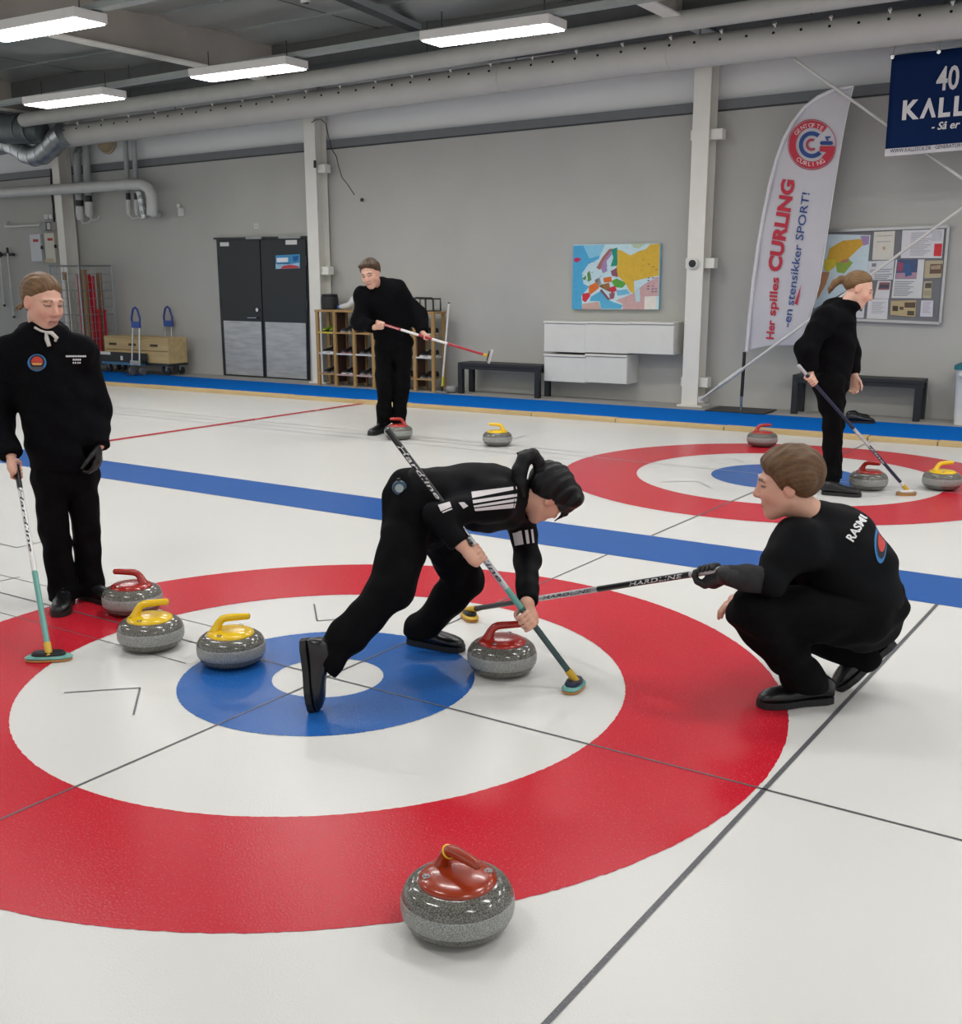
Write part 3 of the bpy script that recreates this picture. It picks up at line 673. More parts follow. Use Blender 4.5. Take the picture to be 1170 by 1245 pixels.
def btext(txt, u0, v0, u1, h, col, flip=False, **k):
    # invert along the top edge (good enough: rows are nearly parallel)
    def inv(u, v):
        x, y = (u-1080)/224., .5
        for _ in range(12):
            a_ = np.array(PROJ(WO+EX*Fb(x, y)[0]-EN*Fb(x, y)[1]+EZ*Fb(x, y)[2])); e1 = Fb(x+.01, y); e2 = Fb(x, y+.01)
            p1 = np.array(PROJ(WO+EX*e1[0]-EN*e1[1]+EZ*e1[2])); p2 = np.array(PROJ(WO+EX*e2[0]-EN*e2[1]+EZ*e2[2]))
            J_ = np.stack([(p1-a_)/.01, (p2-a_)/.01], 1); dx = np.linalg.solve(J_, np.array([u, v])-a_); x += dx[0]; y += dx[1]
        return x, y
    (x0, y0), (x1, y1) = inv(u0, v0), inv(u1, v0-(u1-u0)*.085); hh = h/123.
    return text_to(txt, lambda x, y: tuple(fb2(x0+x, y0+(y1-y0)*x/(x1-x0)-((.70-y) if flip else y)*hh/.70, .012)), 'lettering', mat('ink_'+col, col, .7, var=.05, scale=20), t, size=1., fit=(x1-x0), **k)
btext('40', 1138, 110, 1166, 27.5, 'c8c6c8', bold=.02)
btext('K', 1097.3, 145.2, 1117.5, 22, 'd0ced0', bold=.04)
btext('V', 1118.5, 143.6, 1138.5, 22, 'd0ced0', bold=.04, flip=True)
btext('L', 1141.2, 142, 1156, 22, 'd0ced0', bold=.04); btext('L', 1160, 140.5, 1175, 22, 'd0ced0', bold=.04)
btext('- Så er', 1133, 158.5, 1168, 9, 'd0ced0', shear=.25, bold=.02)
btext('WWW.KALLESOE.DK · GENERATORV', 1083, 186, 1172, 4.5, '3a3f55', bold=.01)
for x in (.005, .27, .6, .98):
    p = fb2(x, .02, .012); MB().cyl(p, p+np.array((0, -.008, 0)), .02, 12).build('eyelet', M_CHROME, t, 40)
    MB().cyl(p, (p[0], -.72, dz(p[0])-RD-.0), .004, 6).build('tie', M_RAIL, t)
MB().tube([fb2(-.02, -.01), fb2(.3, -.012), fb2(.7, -.012), fb2(1.02, -.01)], .006, 6).build('wire', M_RAIL, t)
# ---- notice board with pinned papers
QN = ((982, 282), (1154, 275.4), (1143.6, 393), (972, 386)); 
t = wroot('notice_board', 'grey notice board in an aluminium frame', 'board')
slab('felt', QN, .03, .028, mat('board_felt', '77787c', .9, var=.04), t)
FN = mapper(QN, .03)
M_ALU = mat('aluminium', 'b5b6b6', .35, .7, var=.05)
for a_, b_ in (((0, 0), (1, 0)), ((1, 0), (1, 1)), ((1, 1), (0, 1)), ((0, 1), (0, 0))):
    MB().bar(FN(*a_, .008), FN(*b_, .008), .03, .035, up=(0, 1, 0)).build('frame_bar', M_ALU, t)
zz = lambda x, y: (990+x*.1538, 260+y*.1538)
INKS = {}
def paper(q, col, polys, label, d=.04):
    q = [zz(*p) for p in q]; t = wroot('pinned_paper', label, 'paper', 'papers pinned on the notice board')
    slab('sheet', q, d, .004, mat('ink_'+col, col, .75, var=.03, scale=20), t); f = mapper(q, d)
    if polys: prints('print', f, polys, t, .0015)
def lines(x0, x1, ys, h=.018, c='8f8f94'): return [(R4(x0, y, x1-.08*((i*7) % 3), y+h), c) for i, y in enumerate(ys)]
paper([(60, 160), (447, 168), (415, 520), (0, 750)], 'cddfe4', [
 ([(.2, .2), (.45, .1), (.8, .08), (.92, .16), (.75, .3), (.6, .42), (.5, .5), (.3, .45), (.15, .38)], 'd9a93a'), ([(.12, .35), (.35, .38), (.35, .5), (.2, .55), (.12, .48)], 'd8c23a'),
 ([(.35, .45), (.6, .42), (.7, .52), (.55, .66), (.4, .6)], '94b04a'), ([(.45, .42), (.62, .42), (.6, .48), (.48, .48)], 'b5836a'), ([(.1, .52), (.25, .56), (.2, .72), (.05, .9), (.02, .7)], 'c08a62'),
 ([(.8, .02), (.98, .02), (.98, .2), (.88, .22)], 'a78cb4'), ([(.6, .92), (.85, .9), (.9, .99), (.62, .99)], 'b7c8a0')], 'large pinned Asia map half behind the feather flag')
paper([(475, 142), (642, 135), (625, 362), (460, 365)], 'd6d2c6', lines(.15, .9, (.15, .35)) + [([(.45, .55), (.58, .52), (.62, .62), (.5, .68)], 'b8a888')], 'cream letter pinned at the top beside the Asia map')
paper([(700, 130), (1030, 120), (1010, 350), (685, 350)], 'd6d5d6', lines(.22, .72, [.1+.07*i for i in range(12)], .03, 'a9a9b0') + [(R4(.8, .5, .985, .93), 'd2363c'), (R4(.72, .05, .95, .4), 'c2c2c6')], 'big white sheet with a red rectangle at the top right of the board')
paper([(430, 375), (635, 365), (622, 520), (415, 525)], 'd0d2d4', [(R4(.15, .12, .32, .3), '7d7f84')] + lines(.1, .95, (.45, .55), .03, '6d6f78') + lines(.3, .95, (.7, .8, .9), .05, '9a9aa0'), 'landscape form with a round stamp behind the head of the person', .043)
paper([(645, 362), (875, 360), (850, 668), (612, 665)], 'd4d4d2', [(R4(.06, .0, .78, .5), '49587a'), ([(.08, .35), (.78, .33), (.78, .49), (.08, .49)], 'b08a9c'), ([(.3, .12), (.5, .08), (.62, .4), (.4, .45)], '3c5f8c'), ([(.1, .05), (.3, .1), (.28, .3), (.1, .3)], '9a4a62')] + lines(.06, .7, [.56+.045*i for i in range(9)], .022, '8d9096'), 'newspaper page with a blue sports photo in the board centre')
paper([(880, 370), (1022, 368), (1005, 505), (870, 510)], 'b5a98c', [(R4(.3, .2, .98, .75), '6a5344'), ([(.35, .3), (.9, .25), (.9, .5), (.35, .5)], 'a89478')], 'tan newspaper cutting with a brown group photo at the right edge')
paper([(868, 535), (935, 532), (925, 668), (858, 665)], 'b3aa8e', [(R4(.2, .1, .95, .4), '5c5348'), (R4(.1, .55, .9, .85), 'a39a7c')], 'narrow tan cutting below the group photo')
paper([(505, 530), (608, 530), (592, 670), (475, 670)], 'd5d3d3', [(R4(.15, .08, .95, .5), '8a5a60'), (R4(.2, .2, .9, .4), '4a4a52')], 'white sheet with a dark team photo beside the face of the person', .043)
paper([(430, 675), (588, 672), (578, 834), (415, 828)], 'd6d6d5', lines(.2, .85, [.15+.075*i for i in range(8)], .03, 'a6a6aa'), 'plain typed white sheet at the lower edge of the board')
paper([(608, 688), (808, 683), (800, 815), (603, 800)], 'b8a67c', [(R4(.55, .12, .98, .45), '5a4a3c'), (R4(.08, .35, .3, .7), '4c4034'), (R4(.36, .4, .52, .6), '5c4c3c'), (R4(.68, .65, .95, .92), '50483c')], 'yellowed cutting with several small photos at the lower edge')
paper([(848, 685), (943, 685), (937, 815), (838, 812)], 'd0cfd3', lines(.15, .85, [.12+.1*i for i in range(7)], .03, 'a08fa4'), 'small typed note in the lower right board corner')
paper([(335, 720), (402, 715), (392, 822), (330, 822)], 'd4d4d2', [(R4(.45, .3, .75, .5), '4a4a4a')], 'slim white note hidden behind the shoulder of the person')
# ---- waste bin
sB, _ = WL(1182, 516, .38)
t = wempty('waste_bin', sB, .30, 0, 'white waste bin with a teal liner at the right edge', 'bin')
def rr_loop(w, d_, z, r=.04, n=4):
    out = []
    for cx, cy, a0 in ((w/2-r, d_/2-r, 0), (-w/2+r, d_/2-r, 90), (-w/2+r, -d_/2+r, 180), (w/2-r, -d_/2+r, 270)):
        for k in range(n+1): a = math.radians(a0+90*k/n); out.append((cx+r*math.cos(a), cy+r*math.sin(a), z))
    return out
def loft(loops, cap=True):
    n = len(loops[0]); vs = [p for l in loops for p in l]
    fs = [(i*n+k, i*n+(k+1) % n, (i+1)*n+(k+1) % n, (i+1)*n+k) for i in range(len(loops)-1) for k in range(n)]
    if cap: fs += [tuple(range(n))[::-1], tuple((len(loops)-1)*n+k for k in range(n))]
    return MB().add(vs, fs)
loft([rr_loop(.36, .32, 0), rr_loop(.40, .36, .58), rr_loop(.43, .39, .60), rr_loop(.43, .39, .63)]).build('bin_body', M_WHITE, t, 40)
loft([rr_loop(.445, .405, .60), rr_loop(.45, .41, .64), rr_loop(.42, .38, .655), rr_loop(.38, .34, .62)]).build('bin_liner', mat('teal_liner', '1f6a72', .5, var=.15, scale=12, bump=.4, bscale=30), t, 40)
BOX('bin_handle', -.16, -.02, -.225, -.19, .53, .575, M_WHITE, t, .008)
# ---- electrical boxes on the left
def wbox(name, u0, v0, u1, v1, d, m, parent, bevel=.003, back=.004):
    (a_, za), (b_, zb) = WL(u0, v0, d), WL(u1, v1, d)
    return BOX(name, a_, b_, -d, -back, zb, za, m, parent, bevel)
for i, (u0, v0, u1, v1, c) in enumerate(((35.5, 285, 52, 318, 'c4c7cb'), (53, 283.5, 68.5, 319.5, 'c9c5b6'))):
    t = wroot('fuse_box', f'{("bluish white","cream")[i]} electrical cabinet with a red sticker left of the column', 'cabinet', 'electrical cabinets')
    m = mat('fuse_'+c, c, .45, var=.03); wbox('body', u0, v0, u1, v1, .22, m, t); wbox('door', u0+.6, v0+.6, u1-.6, v1-.6, .228, m, t)
    wbox('red_sticker', u0+4.5, v0+6, u0+11, v0+9, .231, mat('ink_b02028', 'b02028', .6), t, 0, .2)
    wbox('latch', u1-3, v0+14, u1-1.6, v0+18, .236, M_BLACK, t, 0, .2)
    if i: wbox('warning_sign', u0+1.5, v1-5, u0+13, v1-1, .231, mat('ink_b9b08a', 'b9b08a', .6), t, 0, .2)
t = wroot('switch_panel', 'grey switch gear above the electrical cabinets', 'switch gear')
for i, (u0, v0, u1, v1, c) in enumerate(((53.2, 260.8, 58, 266.4, 'cfd2d2'), (59, 260.6, 63.8, 266.2, 'cfd2d2'), (49, 270, 56, 280, '8a8c8c'), (56.5, 271, 61.5, 279, 'b8bab8'), (62, 270, 69, 280, '8a827a'))):
    wbox('module', u0, v0, u1, v1, .12, mat('sw_'+c, c, .5), t)
MB().cyl(wpt(7, 275.5, .06), wpt(49, 273.5, .06), .022, 10).build('conduit', M_ROD, t, 40)
MB().tube([wpt(9, 275.5, .06), wpt(6.5, 274, .06), wpt(6.8, 271, .05), wpt(9, 270, .02)], .022, 8).build('conduit_hook', M_ROD, t, 40)
MB().tube([wpt(62, 205, .1), wpt(62.5, 230, .1), wpt(65, 250, .1), wpt(66, 272, .1)], .02, 8).build('cable_bundle', M_BLACK, t, 40)
t = wroot('pole_rack', 'black wall rail holding two pale poles at the left edge', 'rack')
MB().bar(wpt(-6, 309.5, .05), wpt(15, 309.5, .05), .03, .05).build('rail', M_BLACK, t)
MB().cyl(wpt(16.5, 308, .05), wpt(16.5, 311, .05), .02, 8).build('hook', M_BLACK, t)
for (a_, b_, w_) in (((9, 304, .08), (17, 386, .05), 'longer pale pole'), ((0.3, 309, .08), (5.4, 372, .05), 'shorter pale pole')):
    t = wroot('hanging_pole', f'{w_} hanging on the black wall rail', 'pole', 'poles on the wall rail')
    MB().cyl(wpt(*a_), wpt(*b_), .018, 10).build('pole_tube', mat('pole_pale', 'c5c6c4', .4), t, 40)
    MB().cyl(wpt(a_[0]-.3, a_[1]-3, a_[2]), wpt(a_[0]+.3, a_[1]+4, a_[2]), .022, 10).build('pole_cap', M_BLACK, t, 40)
    MB().cyl(wpt(b_[0], b_[1]-2, b_[2]), wpt(b_[0]+.1, b_[1]+.5, b_[2]), .021, 10).build('pole_foot', M_BLACK, t, 40)
# ---- small wall fittings
t = wroot('wall_sensor', 'small white sensor on the wall left of the door', 'sensor')
wbox('housing', 216, 253, 221.5, 263, .06, M_WHITE, t); MB().cyl(wpt(217, 248, .03), wpt(217, 252.5, .03), .03, 10).build('knob', M_WHITE, t, 40)
t = wroot('wall_outlet', 'tiny white outlet plate above the double door', 'outlet'); wbox('plate', 309, 272, 313.5, 277.5, .02, M_WHITE, t); wbox('socket', 310.4, 273.6, 312, 276, .024, M_RAIL, t, 0)
t = wroot('wall_camera', 'round white camera with a black lens on the right column', 'camera')
(cs, cz) = WL(843.5, 320.5, .305)
mt = np.array([[1, 0, 0], [0, 0, -1.], [0, 1, 0]])
MB().lathe([(.07, 0), (.07, .03), (.055, .045)], 24, (cs, -.30, cz), mat3=mt).build('ring', M_WHITE, t, 40); MB().lathe([(.048, .03), (.045, .05), (.02, .055)], 20, (cs, -.30, cz), mat3=mt).build('lens', M_BLACK, t, 40)
# ================================================================ CURLING STONES
def mat_granite(name, c1, c2, rough):
    m = bpy.data.materials.new(name); m.use_nodes = True; nt = m.node_tree; N = nt.nodes; L = nt.links; b = N['Principled BSDF']
    tc = N.new('ShaderNodeTexCoord'); n1 = N.new('ShaderNodeTexNoise'); n1.inputs['Scale'].default_value = 290; n1.inputs['Detail'].default_value = 2
    L.new(tc.outputs['Object'], n1.inputs['Vector']); rp = N.new('ShaderNodeValToRGB'); e = rp.color_ramp.elements
    e[0].position = .38; e[0].color = (*lin(c1), 1); e[1].position = .62; e[1].color = (*lin(c2), 1)
    L.new(n1.outputs['Fac'], rp.inputs[0]); L.new(rp.outputs[0], b.inputs['Base Color']); b.inputs['Roughness'].default_value = rough
    return m
M_GRAN = mat_granite('granite_polished', '3d3d39', '7d7b73', .12); M_BAND = mat_granite('granite_band', '747673', 'a3a4a0', .42)
HC = {'red': mat('handle_red', 'a8281f', .22, var=.05, coat=.3), 'darkred': mat('handle_dark_red', '9c2018', .22, var=.05, coat=.3), 'orange': mat('handle_orange_red', '96300f', .22, var=.05, coat=.3), 'yellow': mat('handle_yellow', 'e6bc06', .25, var=.04, coat=.3)}
def stone_meshes():
    prof = [(.066, 0.), (.098, .003), (.120, .011), (.134, .024), (.1415, .040), (.1435, .050), (.1440, .062), (.1435, .074), (.1405, .088), (.132, .102), (.118, .112), (.1, .1165), (.0, .118)]
    prof = [(max(r, .0005), z) for r, z in prof]
    me = MB().lathe(prof, 56).mesh('granite_body', 60); me.materials.append(M_GRAN)
    mb = MB().lathe([(.139, .036), (.1425, .040), (.1446, .050), (.1450, .062), (.1446, .072), (.143, .080), (.140, .085)], 56).mesh('striking_band', 60); mb.materials.append(M_BAND)
    cap = MB().lathe([(.098, .112), (.1, .117), (.097, .123), (.085, .1285), (.06, .133), (.03, .135), (.0005, .1355)], 40).mesh('handle_cap', 60)
    P = [(x_, 0, z_+.005) for x_, z_ in ((-.06, .121), (-.054, .138), (-.045, .156), (-.034, .168), (-.018, .1745), (.0, .176), (.03, .177), (.06, .178), (.078, .178))]
    R_ = [.026, .0195, .0165, .0155, .015, .0145, .014, .0135, .0125]
    g = MB().tube(P, R_, 16); g.lathe([(.0125, 0), (.009, .006), (.0005, .009)], 16, (.078, 0, .183), mat3=np.array([[0, 0, 1.], [0, 1, 0], [-1, 0, 0]]))
    grip = g.mesh('handle_grip', 60)
    bolt = MB().lathe([(.011, 0), (.011, .003), (.006, .003), (.005, .001)], 14).mesh('bolt', 40); bolt.materials.append(M_CHROME)
    ring = MB().lathe([(.0155+.003*math.cos(a), .003*math.sin(a)) for a in np.linspace(0, 2*math.pi, 9)], 20).mesh('grip_band', 60); ring.materials.append(HC['yellow'])
    return me, mb, cap, grip, bolt, ring
SMESH = stone_meshes(); CAPS = {}
def stone(u, v, ang, col, label, back=.085, band=False, dr=0.):
    g = GR(u, v); h = FW.copy(); h[2] = 0; h /= np.linalg.norm(h); p = g+h*back
    t = empty('curling_stone', (p[0], p[1], .0026), math.radians(ang), label, 'stone', 'curling stones on the ice')
    t.scale = (1, 1, 1.1)
    link('granite_body', SMESH[0], None, t); link('striking_band', SMESH[1], None, t)
    if col not in CAPS:
        a_, b_ = SMESH[2].copy(), SMESH[3].copy(); a_.materials.append(HC[col]); b_.materials.append(HC[col]); CAPS[col] = (a_, b_)
    c = link('handle_cap', CAPS[col][0], None, t); link('handle_grip', CAPS[col][1], None, t)
    for k in (60, 240): o = link('bolt', SMESH[4], None, c); o.location = (.079*math.cos(math.radians(k)), .079*math.sin(math.radians(k)), .1285)
    if band: o = link('grip_band', SMESH[5], None, t); o.location = (-.035, 0, .172); o.rotation_euler = (0, math.radians(48), 0)
    return t
IR = 33.9
stone(556, 1146, IR-50, 'orange', 'red handled stone alone in front, nearest the camera', .075, True)
stone(611, 825, IR+6, 'red', 'red handled stone being swept beside the broom head')
stone(277, 814, IR+8, 'yellow', 'yellow handled stone touching the blue ring')
stone(178, 794, IR+14, 'yellow', 'yellow handled stone between the red stone and the ring')
stone(156, 750, IR+178, 'darkred', 'dark red handled stone at the shoes of the upright standing person')
stone(484, 535, IR+200, 'red', 'red handled stone at the shoes of the person with red broom')
stone(605, 543, IR+165, 'yellow', 'yellow handled stone alone on the far sheet')
stone(929, 544, IR+4, 'red', 'red handled stone on the far edge of the far rings')
stone(1060, 597, IR-45, 'darkred', 'dark red handled stone at the shoes of the person with navy broom')
stone(1150, 597, IR+10, 'yellow', 'yellow handled stone at the right picture edge')
# ================================================================ SHOES (shared mesh), SHELF, TROLLEYS
def shoe_mesh(name, big=False):
    """curling shoe, toe along +x, origin at the heel on the ground"""
    st = [(0., .028, .07, 0), (.02, .034, .085, 0), (.06, .036, .09, 0), (.10, .036, .078, 0), (.14, .040, .062, 0), (.18, .046, .052, 0), (.22, .046, .046, .0), (.25, .040, .038, .0), (.27, .028, .028, .001), (.278, .012, .018, .003)]
    vs = []; n = 14
    for x, w, h, z0 in st:
        for k in range(n):
            a = 2*math.pi*k/n; y = w*math.copysign(abs(math.cos(a))**.7, math.cos(a)); z = h/2+h/2*math.copysign(abs(math.sin(a))**.75, math.sin(a))
            vs.append((x, y*(1-.25*max(0, z-h*.5)/h), .018+z))
    up = MB().add(vs, [(i*n+k, i*n+(k+1) % n, (i+1)*n+(k+1) % n, (i+1)*n+k) for i in range(len(st)-1) for k in range(n)]+[tuple(range(n)), tuple((len(st)-1)*n+k for k in range(n))]).mesh(name, 70)
    out = [(-.004, 0), (.0, .026), (.03, .036), (.08, .036), (.12, .036), (.16, .043), (.20, .050), (.24, .047), (.27, .034), (.284, .012)]
    so = MB().prism([(x, y) for x, y in out]+[(x, -y) for x, y in out[::-1] if y > 0], 0, .024, 'z').mesh('sole')
    lace = MB()
    for k in range(4): x = .09+k*.018; z = .107-k*.011; lace.tube([(x, -.022, z-.008), (x+.004, 0, z), (x, .022, z-.008)], .0035, 6)
    return up, so, lace.mesh('lace', 60)
SH_UP, SH_SO, SH_LA = shoe_mesh('upper')
M_SHOE = mat('black_leather', '101113', .32, var=.1, bump=.05); M_SOLE = mat('dark_rubber', '161617', .6)
M_SOLEW = mat('white_rubber', 'b9bcbc', .5)
def shoe(parent, loc, rot, mu=M_SHOE, ms=M_SOLE, ml=None, sc=1., top=None):
    """shoe as a part of a person (top None) or a thing of its own"""
    if top:
        r = empty('shoe', loc, 0, top[0], 'shoe', top[1]); r.rotation_euler = rot; r.scale = (sc,)*3; r.parent = parent
    else:
        r = bpy.data.objects.new('shoe', SH_UP.copy()); COL.objects.link(r); r.data.materials.clear(); r.data.materials.append(mu); r.parent = parent; r.location = loc; r.rotation_euler = rot; r.scale = (sc,)*3
    for nm, me, m in ((('upper', SH_UP, mu),) if top else ())+(('sole', SH_SO, ms), ('lace', SH_LA, ml or mu)):
        k = ('shoe_'+nm, m.name); 
        if k not in CAPS: c = me.copy(); c.materials.clear(); c.materials.append(m); CAPS[k] = c
        link(nm, CAPS[k], None, r)
    return r
# ---- wooden shoe rack
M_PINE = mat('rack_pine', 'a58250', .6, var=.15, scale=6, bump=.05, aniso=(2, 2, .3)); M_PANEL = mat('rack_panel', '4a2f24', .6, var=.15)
M_SHW = mat('shelf_edge_white', 'c9c8c4', .5); M_SHY = mat('shelf_edge_yellow', 'c8b43c', .5); M_SHP = mat('shelf_edge_pink', 'b79a98', .5)
dF = .50; px_posts = [386.8, 407.6, 430.7, 453.8, 478.0, 504.0, 526.4]
sp = [WL(u, 440, dF)[0] for u in px_posts]; zt = WL(386, 377.5, dF)[1]; zt2 = WL(543, 378.5, dF)[1]
ztop = (zt+zt2)/2; zs = [WL(407, v, dF)[1] for v in (404, 429.5, 454.5)]
t = wempty('shoe_rack', 0, 0, 0, 'pine shoe rack full of curling shoes behind the person with red broom', 'rack')
BOX('top_board', sp[0]-.03, sp[-1]+.03, -dF-.01, -.19, ztop-.03, ztop, M_PINE, t, .003)
for i, s_ in enumerate(sp):
    BOX('post', s_-.025, s_+.025, -dF, -dF+.04, 0, ztop-.03, M_PINE, t, .002); BOX('post', s_-.025, s_+.025, -.24, -.20, 0, ztop-.03, M_PINE, t)
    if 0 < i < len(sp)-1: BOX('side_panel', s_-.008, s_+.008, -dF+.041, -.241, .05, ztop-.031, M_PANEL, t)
for r_, z_ in enumerate(zs):
    for i in range(len(sp)-1):
        BOX('shelf_board', sp[i]+.026, sp[i+1]-.026, -dF+.012, -.20, z_-.015, z_, M_PINE if not (r_ == 1) else M_SHW, t)
        BOX('shelf_edge', sp[i]+.026, sp[i+1]-.026, -dF-.002, -dF+.011, z_-.02, z_+.003, (M_SHY if i < 1 else M_PINE, M_SHW, M_SHP if i in (1, 2) else M_PINE)[r_], t)
RK = t
cols_ = [('black', '141416', 'c8c8c8'), ('dark grey', '2a2b2e', '8a8a8c'), ('black and white', '17181a', 'd2d2d0'), ('black and pink', '1a1618', '8a5a66'), ('black', '121314', '77777a')]
rown = ('upper', 'middle', 'lower'); coln = ('first', 'second', 'third', 'fourth', 'fifth', 'sixth', 'seventh')
for r_, z_ in enumerate(zs):
    for i in range(len(sp)-1):
        cn, c1, c2 = cols_[(i+r_*2) % 5]
        if r_ == 0 and i == 0: cn, c1, c2 = 'lime green', '6f8a1e', '22241c'
        if r_ == 0 and i in (2, 3): continue
        mu, ml = mat('sh_'+c1, c1, .5), mat('sh_'+c2, c2, .5)
        for k in (-1, 1):
            p = WP((sp[i]+sp[i+1])/2+k*.052, (.222+.006*((i+k) % 2)), z_+.0005)
            shoe(None, p, (0, 0, ANG-math.pi/2+.08*k), mu, mat('sh_sole_'+c2, c2, .6), ml, .88, (f'{"left" if k<0 else "right"} {cn} shoe, {rown[r_]} shelf, {coln[i]} compartment from the door', 'shoes on the pine rack'))
# things on top of the rack
s_, _ = WL(400.5, 377, .3)
t = wempty('black_tub', s_, .28, ztop, 'round black tub on the left end of the rack', 'tub')
MB().lathe([(.10, 0), (.125, .01), (.13, .12), (.125, .19), (.115, .2)], 28).build('body', mat('tub_black', '17181a', .5, var=.2, bump=.2), t, 40); MB().lathe([(.118, .2), (.122, .205), (.118, .222), (.05, .228), (.0005, .228)], 28).build('lid', M_BLACK, t, 40)
s_, _ = WL(423, 377, .3)
t = wempty('white_shoe_cover', s_, .28, ztop, 'white slipper with a blue toe lying on the rack', 'slipper')
MB().tube([(-.16, 0, .04), (-.08, 0, .045), (0, 0, .06), (.06, 0, .10), (.1, 0, .16), (.12, 0, .2)], [.03, .045, .05, .05, .045, .02], 14).build('body', mat('white_cloth', 'cfd0d2', .8, bump=.3), t, 60); MB().lathe([(.0005, -.035), (.03, -.02), (.035, 0), (.03, .025), (.0005, .035)], 14, (-.175, 0, .037)).build('toe_cap', mat('blue_rubber', '2a5fa8', .5), t, 60)
(s0_, z0_), (s1_, z1_) = WL(506, 363, .3), WL(531, 377, .3)
t = wempty('carry_frame', (s0_+s1_)/2, .28, ztop, 'black open carry frame on the right end of the rack', 'case'); w_ = (s1_-s0_)/2
for sx in (-1, .25, 1): MB().tube([(sx*w_, -.1, 0), (sx*w_*.98, -.1, .15), (sx*w_*.9, -.1, .18)], .014, 8).build('frame_post', M_BLACK, t, 40)
MB().tube([(-w_, -.1, .17), (-w_*.6, -.1, .185), (w_*.9, -.1, .18)], .015, 8).build('frame_top', M_BLACK, t, 40); BOX('frame_floor', -w_, w_, -.12, .1, .0005, .012, M_BLACK, t); MB().tube([(-w_, .08, .01), (-w_, .08, .17), (w_, .08, .17), (w_, .08, .01)], .012, 8).build('frame_back', M_BLACK, t, 40)
# spare stone without handle and the broom leaning beside the rack
p = GR(549, 478); h_ = FW*(1, 1, 0); h_ /= np.linalg.norm(h_); p = p+h_*.08
t = empty('spare_stone', (p[0], p[1], .0), 0, 'small grey stone without a handle beside the rack', 'stone')
link('granite_body', SMESH[0].copy(), None, t).data.materials[0] = M_BAND; link('striking_band', SMESH[1], None, t); t.scale = (.62, .62, .85)
a_ = WP(*[WL(537.5, 474, .56)[0], .56, .05]); b_ = WP(WL(546, 369, .50)[0], .50, WL(546, 369, .50)[1])
t = empty('leaning_broom', (0, 0, 0), 0, 'white broom with a yellow foot leaning at the rack end', 'broom')
MB().cyl(a_+(b_-a_)*.15, b_, .014, 10).build('shaft', M_WHITE, t, 40); MB().cyl(a_+(b_-a_)*.02, a_+(b_-a_)*.15, .0145, 10).build('shaft_foot', mat('lime_paint', 'c6c832', .4), t, 40)
MB().cyl(b_, b_+(b_-a_)*.012, .017, 10).build('end_cap', M_BLACK, t, 40); MB().bar(a_+np.array((-.1, -.02, -.035)), a_+np.array((.08, .02, -.035)), .07, .025).build('broom_head', mat('grey_pad', '7d7f80', .6), t, None, .008); MB().cyl(a_+np.array((0, 0, -.03)), a_+(b_-a_)*.04, .018, 10).build('ferrule', M_BLACK, t, 40)
# ---- cage trolley
M_WIRE = mat('cage_wire', '93989a', .35, .7, var=.08)
sc_ = WL(98, 400, .55)[0]; 
(sl, zl), (sr, zr) = WL(59.5, 324, .85), WL(96, 325, .85)
t = wempty('cage_trolley', 0, 0, .0085, 'galvanised wire cage trolley behind the standing person', 'trolley')
sR2 = WL(137, 380, .30)[0]
fy, by = .85, .25; A0, A1 = sl, sl+ (sR2-sl)*.62; zT = zl
A1 = WL(98, 360, fy)[0]; 
for (x, y) in ((A0, fy), (A1, fy), (A1+ (sR2-A1), by), (A0+.1, by)):
    MB().tube([(x, -y, .12), (x, -y, zT)], .016, 8).build('upright', M_WIRE, t, 40); MB().lathe([(.0005, 0), (.035, .01), (.05, .05), (.035, .09), (.0005, .1)], 12, (x, -y, .0)).build('castor', M_BLACK, t, 40)
B1, B0 = sR2, A0+.1
def rail(a, b, r=.012, n='rail'): MB().tube([a, b], r, 8).build(n, M_WIRE, t, 40)
for z_ in (zT, .15):
    rail((A0, -fy, z_), (A1, -fy, z_), .014); rail((A1, -fy, z_), (B1, -by, z_), .014); rail((B0, -by, z_), (B1, -by, z_), .014); rail((A0, -fy, z_), (B0, -by, z_), .014)
for k in range(1, 12):
    z_ = .15+(zT-.15)*k/12; r_ = .008 if k % 3 == 0 else .004
    rail((A0, -fy, z_), (A1, -fy, z_), r_, 'wire'); rail((A1, -fy, z_), (B1, -by, z_), r_, 'wire')
for k in range(1, 8):
    x = A0+(A1-A0)*k/8; rail((x, -fy, .15), (x, -fy, zT), .004, 'wire')
    f = k/8; rail((A1+(B1-A1)*f, -fy+(fy-by)*f, .15), (A1+(B1-A1)*f, -fy+(fy-by)*f, zT), .004, 'wire')
MB().prism([(A0, -fy), (A1, -fy), (B1, -by), (B0, -by)], .11, .14, 'z').build('trolley_floor', M_WIRE, t)
def upright_board(u0, u1, v0, v1, d, m, nm, label, cat, th=.03):
    (a_, za), (b_, zb) = WL(u0, v0, d), WL(u1, v1, d); w = b_-a_
    tt = wempty(nm, (a_+b_)/2, d, .1487, label, cat, 'boards stored in the cage trolley')
    MB().box(-w/2, w/2, -th/2, th/2, 0, za-.145).build('board', m, tt, None, .004); MB().box(-w/2-.002, w/2+.002, -th/2-.002, th/2+.002, za-.145-.03, za-.145).build('end_strip', m, tt)
M_REDB = mat('red_board', 'ae1426', .5, var=.1, aniso=(3, 3, .3)); M_BROWN = mat('brown_plank', '8a6a44', .6, var=.15, aniso=(3, 3, .3)); M_CARTON = mat('carton', '9a7d5c', .8, var=.06)
upright_board(96.5, 102, 333, 430, .62, M_REDB, 'red_board', 'narrow red board at the left of the cage trolley', 'board')
upright_board(104, 107.2, 328, 430, .60, M_BROWN, 'timber_plank', 'brown plank standing between the red boards', 'plank')
